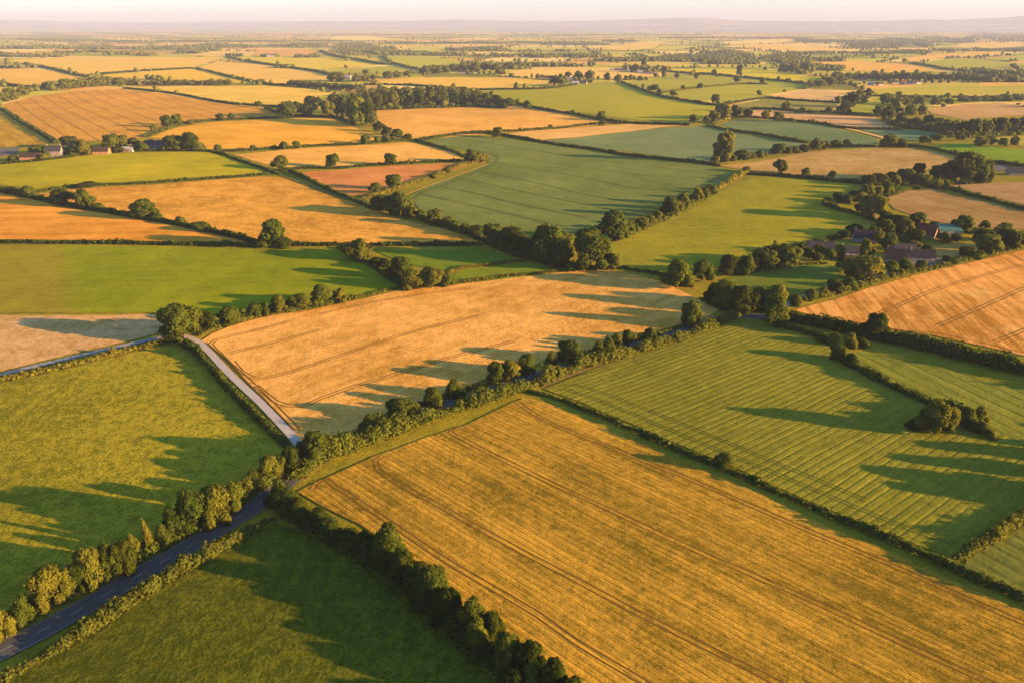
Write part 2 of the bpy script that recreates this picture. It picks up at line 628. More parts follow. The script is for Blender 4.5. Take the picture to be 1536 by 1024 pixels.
# ---------------------------------------------------------------- sheets on the land
def poly_sheet(bm, pts, lift, grid, mi=0):
    """a polygon of photo positions laid on the land, cut to a grid so that it follows the relief"""
    w0 = [P(*q) for q in pts]
    w = []
    rg = random.Random(len(pts) * 7 + int(abs(pts[0][0])))
    for i, p in enumerate(w0):
        q = w0[(i + 1) % len(w0)]
        d = q - p
        st = max(9.0, p.length * 0.016)
        n = max(1, min(40, int(d.length / st)))
        nr_ = Vector((-d.y, d.x, 0)).normalized() if d.length > 0 else Vector()
        for k in range(n):
            a = p + d * (k / n)
            w.append(a + (nr_ * rg.uniform(-0.055, 0.055) * st if k else Vector()))
    b = bmesh.new()
    vs = [b.verts.new((p.x, p.y, 0)) for p in w]
    fc = b.faces.new(vs)
    if fc.normal.z < 0 or sum(w[i - 1].x * w[i].y - w[i].x * w[i - 1].y for i in range(len(w))) < 0:
        fc.normal_flip()
    bmesh.ops.triangulate(b, faces=b.faces[:])
    for ax in (0, 1):
        lo = min(p[ax] for p in w)
        hi = max(p[ax] for p in w)
        k = int(math.floor(lo / grid)) + 1
        while k * grid < hi:
            co = [0, 0, 0]
            no = [0, 0, 0]
            co[ax] = k * grid
            no[ax] = 1
            bmesh.ops.bisect_plane(b, geom=b.verts[:] + b.edges[:] + b.faces[:], dist=1e-4, plane_co=co, plane_no=no)
            k += 1
    b.verts.ensure_lookup_table()
    co = np.array([v.co[:] for v in b.verts])
    z = terrain(co[:, 0], co[:, 1]) + lift
    m = {}
    for v, zz in zip(b.verts, z):
        m[v] = bm.verts.new((v.co.x, v.co.y, zz))
    for f in b.faces:
        try:
            nf = bm.faces.new([m[v] for v in f.verts])
            nf.material_index = mi
            nf.smooth = True
            if nf.normal.z < 0:
                nf.normal_flip()
        except ValueError:
            pass
    b.free()


def strip(bm, line, width, lift, mi=0, offset=0.0):
    """ribbon along a world polyline"""
    d = np.gradient(line, axis=0)
    d /= np.linalg.norm(d, axis=1, keepdims=True) + 1e-9
    nrm = np.stack([-d[:, 1], d[:, 0]], 1)
    prev = None
    a = line + nrm * (offset + width / 2)
    c = line + nrm * (offset - width / 2)
    za, zc = terrain(a[:, 0], a[:, 1]) + lift, terrain(c[:, 0], c[:, 1]) + lift
    for i in range(len(line)):
        cur = (bm.verts.new((a[i, 0], a[i, 1], za[i])), bm.verts.new((c[i, 0], c[i, 1], zc[i])))
        if prev:
            f = bm.faces.new((prev[0], prev[1], cur[1], cur[0]))
            f.material_index = mi
            f.smooth = True
        prev = cur


def finish(bm, name, mats, kind='structure', label=None, cat=None):
    bmesh.ops.recalc_face_normals(bm, faces=bm.faces[:])
    for f in bm.faces:
        if f.normal.z < 0:
            f.normal_flip()
    me = bpy.data.meshes.new(name)
    bm.to_mesh(me)
    bm.free()
    for m in mats:
        me.materials.append(m)
    o = link(name, me)
    return tag(o, label, cat, None, kind)


FIELD_POLYS = []


def ang_px(a, b):
    p, q = P(*a), P(*b)
    return math.atan2(q.y - p.y, q.x - p.x)


def field(name, pts, mat, label, tracks=(), track_mat=None, grid=None, lift=0.0, gauge=1.8, tw=0.55, single=()):
    FIELD_POLYS.append(pts)
    bm = bmesh.new()
    far = P(*pts[0]).y
    poly_sheet(bm, pts, lift, grid or (20 if far < 900 else 45))
    for tr in tracks:
        ln = spline([(p.x, p.y) for p in (P(*q) for q in tr)], 6.0)
        strip(bm, ln, tw, lift + 0.05, 1, gauge / 2)
        strip(bm, ln, tw, lift + 0.05, 1, -gauge / 2)
    for tr in single:
        ln = spline([(p.x, p.y) for p in (P(*q) for q in tr)], 6.0)
        strip(bm, ln, tw, lift + 0.05, 1, 0)
    return finish(bm, name, [mat] + ([track_mat] if track_mat else []), 'structure', label, 'field')
# ================================================================ the land
GRASS = field_mat('rough_grass', A(122, 116, 30), A(180, 148, 46), 0.3, 1.2, 0.3, 1.0, 1.0, bump=0.7)
TRK_WHEAT = plain_mat('wheeling_soil', A(132, 88, 40), 0.3, 0.4)
TRK_GREEN = plain_mat('wheeling_green', A(86, 88, 34), 0.3, 0.4)
TRK_PALE = plain_mat('wheeling_pale', A(244, 190, 112), 0.25, 0.4)


def axis(a):
    return np.array(sorted(a))


def build_ground():
    xs = [i * 20.0 for i in range(-35, 36)]
    x = 700.0
    st = 22.0
    while x < 16000:
        x += st
        st *= 1.09
        xs += [x, -x]
    xs = axis(xs)
    ys = [i * 20.0 for i in range(-20, 62)]
    y = ys[-1]
    st = 22.0
    while y < 31000:
        y += st
        st *= 1.045
        ys.append(y)
    ys = axis(ys)
    X, Y = np.meshgrid(xs, ys)
    Z = terrain(X, Y) - 0.3
    V = np.stack([X.ravel(), Y.ravel(), Z.ravel()], 1)
    nx, ny = len(xs), len(ys)
    i = np.arange(nx * ny).reshape(ny, nx)
    F = np.stack([i[:-1, :-1], i[:-1, 1:], i[1:, 1:], i[1:, :-1]], -1).reshape(-1, 4)
    o = link('ground', mesh_np('ground', V, F, (GRASS,), smooth=True))
    tag(o, 'rough grassy ground showing along the verges between the fields', 'ground', kind='structure')


build_ground()


def wheat(nm, c, ang, k=0.62, **kw):
    c1 = A(*c)
    return field_mat(nm, (c1[0] * k, c1[1] * k * 0.97, c1[2] * k * 0.6, 1), (min(.8, c1[0] * 1.2), c1[1] * 1.24, c1[2] * 1.6, 1), ang, **kw)


def green(nm, c, ang, k=0.6, k2=1.3, **kw):
    c1 = A(*c)
    return field_mat(nm, (c1[0] * k, c1[1] * (k + 0.08), c1[2] * k, 1), (c1[0] * k2, c1[1] * k2 * 0.97, c1[2] * k2, 1), ang, **kw)


# ---- near fields
field('pasture', [(-600, 1292), (-160, 1090), (-60, 1046), (40, 1000), (120, 958), (220, 892), (320, 834), (410, 783), (440, 792), (480, 808), (545, 845), (590, 885), (640, 932), (705, 985), (770, 1045),
                  (830, 1100), (870, 1140), (1080, 1400), (1100, 1700), (-700, 1700)],
      green('pasture_near', (98, 95, 24), 0.5, grain=0.8, streak=0.35, blotch=1.1, gstr=2.3, bump=0.9), 'green pasture beside the asphalt road and the dark tree belt')
field('pasture', [(-600, 690), (-220, 608), (-60, 584), (0, 574), (60, 562), (130, 545), (200, 528), (262, 520), (276, 527), (330, 580), (380, 632), (428, 676), (420, 690), (395, 712), (350, 742), (290, 777), (220, 820),
                  (150, 860), (60, 908), (-40, 955), (-220, 1035), (-600, 1205)],
      green('pasture_wide', (158, 137, 36), 0.2, grain=0.9, streak=0.35, blotch=1.1, gstr=2.2, bump=0.9), 'broad green pasture between the grey lane and the asphalt road')
field('stubble_field', [(-220, 474), (0, 473), (120, 473), (246, 472), (250, 485), (247, 497), (200, 509), (141, 523), (104, 531), (52, 544), (0, 557), (-220, 600)],
      wheat('stubble_pink', (226, 168, 112), 0.1, grain=2.2, streak=0.5, blotch=0.9, gstr=1.0), 'pale stubble field beside the grey lane and the big round bush')
w4 = wheat('wheat_centre', (240, 168, 84), ang_px((400, 568), (589, 507)), grain=1.5, streak=0.7, blotch=1.1, gstr=0.9, worn=0.25)
field('wheat_field', [(302, 511), (318, 500), (345, 489), (400, 474), (458, 466), (520, 453), (596, 436), (667, 429), (693, 426), (760, 418), (807, 413), (856, 407), (890, 405), (927, 406), (966, 415),
                      (1010, 430), (1044, 447), (1080, 464), (1060, 475), (1021, 486), (980, 498), (927, 514), (880, 527), (817, 542), (760, 560), (727, 569), (690, 581), (641, 600), (588, 621), (540, 640),
                      (497, 662), (468, 676), (452, 662), (428, 630), (395, 594), (349, 546), (315, 517)], w4,
      'golden stubble field between the white lane and the tree-lined road',
      tracks=[[(432, 482), (400, 491), (352, 502), (324, 509), (316, 516), (329, 530), (344, 545), (365, 563), (400, 597), (424, 621), (446, 644)],
              [(480, 494), (440, 505), (400, 516), (365, 524), (345, 530)],
              [(349, 542), (362, 557), (378, 566), (396, 568), (432, 559), (484, 542), (534, 525), (589, 506), (660, 487), (730, 470)],
              [(384, 578), (396, 588), (412, 601), (430, 608), (455, 609), (484, 596), (536, 578), (589, 562), (641, 547), (690, 532), (770, 512)],
              [(480, 471), (536, 458), (600, 446), (700, 432)]], track_mat=TRK_WHEAT, tw=0.5)
w5 = field_mat('wheat_near', A(124, 98, 28), A(222, 160, 58), ang_px((675, 643), (918, 765)), grain=0.6, streak=1.0, blotch=0.9, gstr=0.95, swid=4.6, slen=75, rows=(1.9, 0.08), bump=0.45)
field('wheat_field', [(446, 737), (475, 722), (560, 684), (640, 655), (700, 636), (760, 607), (786, 596), (812, 600), (866, 624), (958, 661), (1058, 706), (1148, 744), (1248, 790), (1368, 840), (1438, 873), (1536, 916),
                      (1640, 965), (2300, 1260), (2300, 1700), (1180, 1700), (1140, 1400), (930, 1150), (880, 1085), (800, 1015), (725, 950), (660, 880), (610, 830), (540, 786), (490, 762)], w5,
      'large golden wheat field with straight tractor tracks beside the dark tree belt',
      tracks=[[(468, 734), (476, 722), (490, 719), (503, 729), (519, 738), (545, 757), (583, 782), (621, 808), (658, 833), (712, 866), (760, 893), (807, 921), (864, 962), (902, 985), (950, 1013), (1010, 1048), (1060, 1090)],
              [(575, 683), (563, 690), (567, 703), (601, 727), (649, 752), (696, 779), (744, 806), (791, 831), (877, 876), (950, 915), (1013, 947), (1076, 978), (1168, 1024), (1300, 1090)],
              [(700, 640), (680, 642), (675, 648), (693, 657), (732, 678), (779, 701), (823, 722), (918, 766), (1013, 811), (1108, 853), (1177, 882), (1271, 925), (1366, 969), (1487, 1024), (1620, 1085)],
              [(776, 603), (812, 627), (864, 650), (916, 671), (1010, 708), (1050, 725), (1145, 766), (1240, 807), (1335, 846), (1430, 888), (1536, 934), (1650, 985)]],
      track_mat=TRK_WHEAT, gauge=1.7, tw=0.42)
g6 = green('ribbed_green', (138, 126, 42), ang_px((1136, 675), (1232, 628)), grain=1.0, streak=0.7, blotch=0.6, gstr=0.9, rows=(2.7, 0.12), swid=2.6, slen=60)
field('crop_field', [(815, 583), (870, 561), (940, 537), (1010, 511), (1060, 493), (1104, 478), (1130, 477), (1160, 490), (1200, 504), (1238, 515), (1258, 530), (1250, 540), (1290, 563), (1345, 586), (1390, 610), (1440, 636),
                     (1490, 663), (1560, 690), (1700, 740), (1620, 735), (1536, 776), (1475, 812), (1436, 838), (1370, 815), (1250, 766), (1150, 722), (1060, 683), (960, 640), (870, 602)], g6,
      'ribbed green crop field with the tree clump jutting into it',
      tracks=[[(835, 584), (851, 584), (890, 597), (943, 618), (1021, 651), (1086, 678), (1160, 708), (1260, 750), (1370, 795), (1430, 815)],
              [(845, 578), (866, 577), (905, 589), (950, 606), (1030, 638), (1100, 667), (1180, 700), (1300, 750)]], track_mat=TRK_GREEN, gauge=1.5, tw=0.4,
      )
field('crop_field', [(1268, 528), (1300, 527), (1400, 549), (1480, 570), (1536, 583), (1620, 604), (2200, 740), (2200, 880), (1760, 745), (1640, 712), (1500, 662), (1445, 632), (1395, 604), (1345, 580), (1290, 556)],
      green('green_wedge', (138, 132, 50), ang_px((1300, 540), (1420, 600)), grain=1.5, streak=0.6, blotch=0.6, gstr=0.8, rows=(6.0, 0.3)), 'green field below the thick dark hedge and the striped gold field')
field('crop_field', [(1452, 834), (1490, 812), (1545, 782), (1625, 740), (1760, 705), (2200, 880), (2200, 1195), (1640, 945), (1536, 893), (1480, 866), (1446, 850)],
      green('green_corner', (122, 118, 52), ang_px((1480, 800), (1536, 830)), grain=1.3, streak=0.8, blotch=0.6, gstr=0.8, rows=(5.0, 0.4)), 'small corner of ribbed green crop beside the low sunlit hedge')
w9 = wheat('wheat_striped', (232, 156, 76), ang_px((1405, 425), (1450, 462)), k=0.55, grain=1.6, streak=1.7, blotch=0.8, gstr=0.7, worn=0.3, swid=4.5, slen=42, tramc=A(250, 200, 130))
field('wheat_field', [(1188, 466), (1215, 458), (1251, 449), (1292, 435), (1331, 424), (1371, 413), (1420, 402), (1462, 392), (1536, 375), (1640, 352), (2200, 232), (2200, 690), (1760, 590), (1640, 560), (1536, 533), (1475, 519), (1397, 502),
                      (1334, 493), (1292, 485), (1230, 474)], w9, 'striped golden stubble field below the red and grey roofed farmstead',
      tracks=[[(1405, 489), (1462, 465), (1519, 440), (1600, 405)], [(1493, 512), (1536, 495), (1640, 450)], [(1318, 470), (1360, 453), (1397, 437), (1457, 418), (1536, 397), (1640, 372)]], track_mat=TRK_WHEAT, gauge=2.0, tw=0.5,
      single=[[(1230, 470), (1330, 492), (1420, 502), (1536, 529)]])

# ---- middle left
gy = A(160, 138, 40)
p0, p1 = P(98, 405), P(108, 455)
ed = Vector((-(p1 - p0).y, (p1 - p0).x, 0)).normalized()
if ed.x > 0:
    ed = -ed
field('pasture', [(-220, 366), (0, 367), (95, 369), (250, 370), (390, 374), (508, 375), (530, 390), (557, 402), (585, 422), (604, 434), (560, 443), (520, 449), (480, 455), (420, 462), (345, 473), (300, 470), (255, 469), (105, 469), (0, 469), (-220, 470)],
      green('pasture_bright', (146, 142, 22), 0.1, grain=2.4, streak=0.4, blotch=0.8, gstr=0.6, side=((p0.x, p0.y), (ed.x, ed.y), 9.0, shade(gy, 0.7), shade(gy, 1.25))),
      'bright green pasture with a yellowed corner, below the long low hedge')
field('pasture', [(562, 376), (640, 375), (725, 374), (760, 383), (786, 392), (700, 403), (668, 409), (640, 402), (600, 392)],
      green('pasture_small', (118, 128, 34), 0.1, grain=2.2, streak=0.3, blotch=0.7, gstr=0.6), 'small green paddock below the scrubby golden field')
field('pasture', [(690, 407), (788, 395), (822, 401), (842, 406), (800, 412), (745, 420), (690, 425), (672, 422), (676, 412)],
      green('pasture_strip', (124, 130, 34), 0.1, grain=2.2, streak=0.3, blotch=0.7, gstr=0.6), 'narrow green strip of grass above the golden stubble field')
field('stubble_field', [(58, 291), (120, 283), (222, 278), (339, 269), (395, 265), (424, 267), (484, 289), (526, 302), (557, 315), (602, 330), (641, 338), (672, 346), (703, 357), (722, 365), (650, 367), (560, 366), (480, 365), (425, 364),
                        (388, 361), (313, 343), (261, 331), (209, 321), (156, 312), (104, 303), (70, 296)],
      wheat('stubble_scrubby', (230, 158, 62), ang_px((200, 300), (600, 350)), k=0.6, grain=3.2, streak=0.5, blotch=0.9, gstr=1.2, bump=0.8), 'scrubby golden stubble field with the solitary oak at its edge')
field('stubble_field', [(-200, 262), (0, 289), (52, 300), (104, 312), (156, 320), (209, 330), (261, 339), (313, 350), (372, 363), (250, 362), (100, 360), (-200, 358)],
      wheat('stubble_orange', (244, 158, 58), 0.05, grain=2.8, streak=1.0, blotch=0.8, gstr=0.6, slen=120, swid=9), 'orange stubble field above the yellowed grass and the long hedge')
field('pasture', [(-200, 260), (0, 247), (52, 243), (104, 237), (141, 231), (235, 228), (312, 228), (330, 233), (365, 245), (398, 257), (392, 262), (339, 265), (222, 273), (117, 277), (52, 284), (0, 277), (-200, 262)],
      green('pasture_farm', (188, 163, 28), 0.1, grain=3.0, streak=0.4, blotch=0.7, gstr=0.5), 'yellow-green pasture in front of the stone farm buildings')
field('stubble_field', [(440, 259), (510, 255), (589, 249), (688, 245), (704, 248), (680, 256), (640, 267), (600, 279), (556, 291), (528, 295), (490, 283), (460, 270)],
      wheat('stubble_red', (222, 138, 76), ang_px((440, 259), (688, 245)), grain=3.0, streak=0.8, blotch=0.7, gstr=0.5), 'reddish orange stubble field below the row of three oaks')
field('stubble_field', [(350, 232), (380, 230), (432, 224), (526, 219), (613, 214), (654, 221), (688, 231), (690, 238), (641, 242), (536, 248), (458, 251), (428, 253), (400, 247), (372, 239)],
      wheat('stubble_pale', (246, 176, 84), 0.1, grain=3.4, streak=0.7, blotch=0.7, gstr=0.5), 'pale orange stubble field with the row of three oaks along its lower hedge')
field('wheat_field', [(224, 207), (263, 192), (314, 184), (400, 179), (443, 178), (498, 178), (515, 186), (545, 196), (575, 204), (600, 210), (536, 215), (432, 220), (380, 223), (310, 224), (305, 215), (285, 208)],
      wheat('wheat_golden', (246, 172, 58), ang_px((300, 190), (520, 205)), grain=3.6, streak=0.6, blotch=0.7, gstr=0.4), 'smooth golden wheat field curving below the dense wood')
w18 = wheat('wheat_hill', (228, 156, 62), ang_px((39, 151), (130, 209)), grain=3.6, streak=0.7, blotch=0.6, gstr=0.4, tram=26.0, tramc=A(120, 84, 40))
field('wheat_field', [(2, 158), (52, 144), (104, 138), (156, 134), (185, 134), (261, 143), (339, 156), (404, 162), (428, 172), (400, 176), (313, 181), (261, 189), (229, 198), (216, 207), (180, 210), (92, 213), (54, 192), (23, 174)], w18,
      'broad brown wheat field with dark tractor lines on the low hill')
field('wheat_field', [(-160, 150), (0, 166), (20, 180), (50, 198), (76, 214), (40, 219), (0, 221), (-160, 222)],
      wheat('wheat_yellow_lined', (214, 158, 50), ang_px((0, 178), (55, 214)), grain=3.4, streak=1.2, blotch=0.5, gstr=0.4, tram=18.0, tramc=A(150, 104, 40)), 'yellow field with dark lines above the stone farmhouse')
field('wheat_field', [(186, 132), (261, 129), (330, 129), (400, 129), (458, 133), (505, 137), (480, 146), (455, 155), (440, 161), (404, 160), (339, 153), (261, 140)],
      wheat('wheat_pale_yellow', (248, 194, 84), 0.1, grain=4, streak=0.5, blotch=0.5, gstr=0.35), 'pale yellow field between the treeline and the brown hill field')
field('stubble_field', [(564, 164), (615, 161), (701, 160), (780, 163), (799, 166), (864, 173), (906, 180), (935, 184), (890, 186), (838, 191), (760, 196), (693, 199), (662, 205), (625, 210), (603, 203), (580, 194), (566, 180)],
      wheat('stubble_tan', (244, 172, 80), 0.05, grain=4, streak=0.6, blotch=0.7, gstr=0.5), 'tan stubble field in front of the dense wood')
field('stubble_field', [(752, 203), (800, 196), (838, 193), (943, 186), (1034, 187), (985, 192), (916, 200), (866, 206), (812, 210), (790, 207)],
      wheat('stubble_wedge', (242, 180, 102), 0.05, grain=4, streak=0.5, blotch=0.5, gstr=0.4), 'long pale wedge of stubble beside the blue-green crop')

# ---- middle right
teal = dict(grain=3.4, streak=0.6, blotch=0.6, gstr=0.4)
field('crop_field', [(818, 211), (866, 207), (916, 201), (990, 193), (1047, 190), (1075, 194), (1100, 200), (1160, 209), (1210, 216), (1180, 225), (1120, 236), (1068, 243), (1020, 238), (969, 231), (890, 221)],
      green('crop_teal_wedge', (128, 134, 92), 0.05, **teal), 'blue-green crop between the pale wedge and the tall ragged tree')
g42 = green('crop_teal', (126, 129, 68), ang_px((667, 298), (780, 325)), grain=2.4, streak=0.8, blotch=0.7, gstr=0.5, rows=(4.5, 0.25), swid=4)
field('crop_field', [(638, 213), (660, 207), (693, 205), (740, 206), (790, 213), (838, 220), (890, 228), (943, 236), (1000, 243), (1058, 248), (1096, 256), (1102, 264), (1070, 281), (1034, 292), (989, 314), (943, 331), (896, 343), (850, 350),
                     (790, 350), (706, 338), (667, 326), (632, 316), (611, 296), (630, 285), (667, 271), (700, 260), (730, 248), (735, 237), (697, 226), (655, 218)], g42,
      'big blue-green crop field with curving tractor lines in the middle',
      tracks=[[(700, 224), (735, 231), (746, 238), (738, 248), (706, 262), (667, 277), (632, 290), (618, 300)], [(628, 291), (667, 299), (719, 311), (780, 325), (850, 341)], [(662, 280), (719, 292), (780, 307), (880, 327)],
              [(692, 268), (760, 283), (864, 304), (950, 322)], [(720, 258), (790, 272), (890, 294), (1000, 312)], [(744, 244), (850, 262), (960, 283), (1050, 284)], [(735, 232), (840, 246), (960, 263), (1085, 268)],
              [(700, 210), (780, 222), (900, 241), (1040, 258), (1080, 262), (1060, 275), (1020, 291), (960, 317)]], track_mat=TRK_GREEN, gauge=2.0, tw=0.7)
field('pasture', [(1128, 265), (1150, 265), (1220, 272), (1284, 278), (1262, 292), (1238, 302), (1250, 310), (1290, 321), (1308, 330), (1280, 341), (1250, 354), (1190, 369), (1149, 378), (1110, 390), (1060, 406), (1010, 418), (985, 409),
                  (932, 399), (917, 380), (917, 362), (969, 344), (1021, 320), (1062, 297), (1107, 275)],
      green('pasture_middle', (158, 142, 38), 0.1, grain=2.4, streak=0.5, blotch=0.7, gstr=0.7), 'long green pasture between the teal crop and the farmstead')
field('pasture', [(1080, 420), (1094, 416), (1130, 410), (1214, 396), (1254, 399), (1262, 411), (1282, 418), (1240, 430), (1195, 443), (1160, 447), (1130, 440), (1100, 430)],
      green('pasture_paddock', (112, 118, 40), 0.1, grain=2.2, streak=0.3, blotch=0.7, gstr=0.5), 'small green paddock below the farmstead')
field('stubble_field', [(1080, 249), (1136, 243), (1214, 228), (1292, 223), (1358, 223), (1400, 228), (1430, 235), (1430, 240), (1397, 254), (1358, 257), (1318, 264), (1266, 269), (1201, 263), (1136, 257), (1110, 254)],
      wheat('stubble_brown', (206, 156, 90), 0.1, grain=3, streak=0.6, blotch=0.8, gstr=0.8), 'brown stubble field in front of the dark round wood')
field('stubble_field', [(1326, 298), (1358, 286), (1397, 284), (1449, 297), (1536, 317), (1700, 352), (1700, 375), (1536, 344), (1449, 340), (1386, 329), (1342, 314)],
      wheat('stubble_shade_brown', (182, 136, 84), ang_px((1342, 314), (1449, 340)), grain=3, streak=0.9, blotch=0.7, gstr=0.5), 'brown stubble field behind the farmstead, shade painted into its colour')  # shade lying over the whole field is put into this darker brown
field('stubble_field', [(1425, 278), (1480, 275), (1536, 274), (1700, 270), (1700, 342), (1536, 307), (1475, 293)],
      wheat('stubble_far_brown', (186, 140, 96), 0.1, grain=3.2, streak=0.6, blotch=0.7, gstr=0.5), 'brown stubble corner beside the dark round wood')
field('pasture', [(1393, 219), (1449, 215), (1536, 226), (1700, 245), (1700, 275), (1536, 247), (1470, 238), (1436, 231)],
      green('pasture_streaked', (132, 150, 32), 0.05, grain=3, streak=1.0, blotch=0.5, gstr=0.4), 'vivid green pasture with long streaks')  # streaks of lighter and darker green along the rows
field('pasture', [(1490, 207), (1536, 204), (1700, 200), (1700, 235), (1536, 219), (1500, 215)],
      green('pasture_yellowgreen', (188, 160, 62), 0.05, grain=3, streak=0.4, blotch=0.5, gstr=0.4), 'yellow-green grass behind the vivid pasture')
field('crop_field', [(1080, 187), (1109, 179), (1160, 181), (1227, 187), (1266, 196), (1318, 209), (1312, 218), (1270, 219), (1215, 211), (1136, 199), (1098, 193)], green('crop_teal_far', (122, 132, 88), 0.05, **teal), 'teal crop below the pale dirt track')
field('crop_field', [(1290, 195), (1355, 195), (1412, 199), (1397, 208), (1358, 211), (1335, 206)], green('crop_teal_small', (118, 132, 96), 0.05, **teal), 'small teal crop in front of the long wood')
field('stubble_field', [(1110, 168), (1136, 168), (1214, 171), (1313, 176), (1326, 186), (1350, 193), (1292, 193), (1266, 192), (1227, 184), (1136, 178)], wheat('stubble_rose', (222, 164, 112), 0.05, grain=4, streak=0.6, blotch=0.6, gstr=0.4), 'rose-brown stubble above the teal crop')
field('crop_field', [(1104, 157), (1136, 151), (1188, 152), (1256, 156), (1250, 167), (1200, 167), (1136, 164), (1115, 162)], green('crop_olive', (158, 140, 70), 0.05, **teal), 'olive green strip below the pale stubble patch')
field('stubble_field', [(1154, 146), (1209, 133), (1267, 139), (1260, 154), (1188, 149)], wheat('stubble_patch', (232, 180, 122), 0.05, grain=4, streak=0.5, blotch=0.6, gstr=0.4), 'pale stubble patch beside a dark clump of trees')
field('pasture', [(714, 137), (760, 136), (825, 134), (885, 125), (910, 123), (933, 127), (993, 145), (1032, 153), (1074, 158), (1062, 180), (1036, 185), (953, 180), (890, 171), (799, 159), (747, 147)],
      green('pasture_big_far', (178, 160, 46), 0.05, k=0.8, k2=1.2, **teal), 'smooth light green pasture below the white-roofed farm')
field('pasture', [(936, 123), (995, 118), (1003, 110), (1073, 114), (1160, 122), (1215, 129), (1206, 133), (1152, 143), (1110, 152), (1090, 154), (1036, 150), (982, 139), (944, 129)],
      green('pasture_dotted', (178, 162, 58), 0.05, k=0.8, k2=1.2, **teal), 'yellow-green meadow dotted with single trees')
field('rape_field', [(1002, 103), (1099, 104), (1160, 107), (1236, 117), (1217, 125), (1136, 119), (1073, 111), (1003, 107)], green('crop_yellow', (226, 190, 40), 0.05, k=0.85, k2=1.1, **teal), 'bright yellow strip above the dotted meadow')
field('wheat_field', [(908, 96), (969, 92), (1099, 97), (1101, 100), (995, 101), (909, 99)], wheat('wheat_thin_strip', (238, 192, 84), 0.05, grain=5, streak=0.4, blotch=0.4, gstr=0.3), 'thin yellow strip beyond the bright yellow field')
field('pasture', [(1310, 134), (1371, 130), (1536, 128), (1700, 126), (1700, 142), (1536, 142), (1397, 144), (1315, 143)], green('pasture_village', (194, 170, 62), 0.05, k=0.85, k2=1.15, **teal), 'long yellow-green field in front of the distant village')
field('pasture', [(1284, 157), (1318, 147), (1397, 151), (1536, 148), (1700, 147), (1700, 152), (1480, 153), (1397, 158), (1318, 157), (1316, 172), (1273, 171)], green('pasture_bright_strip', (168, 158, 46), 0.05, k=0.85, k2=1.15, **teal), 'bright green wedge beside the rounded trees')
field('stubble_field', [(1388, 163), (1449, 156), (1501, 155), (1536, 159), (1700, 168), (1700, 180), (1536, 173), (1475, 177), (1449, 180), (1397, 170)], wheat('stubble_wood', (208, 156, 100), 0.2, grain=4, streak=0.9, blotch=0.6, gstr=0.4), 'brown stubble field enclosed by the long dark wood')

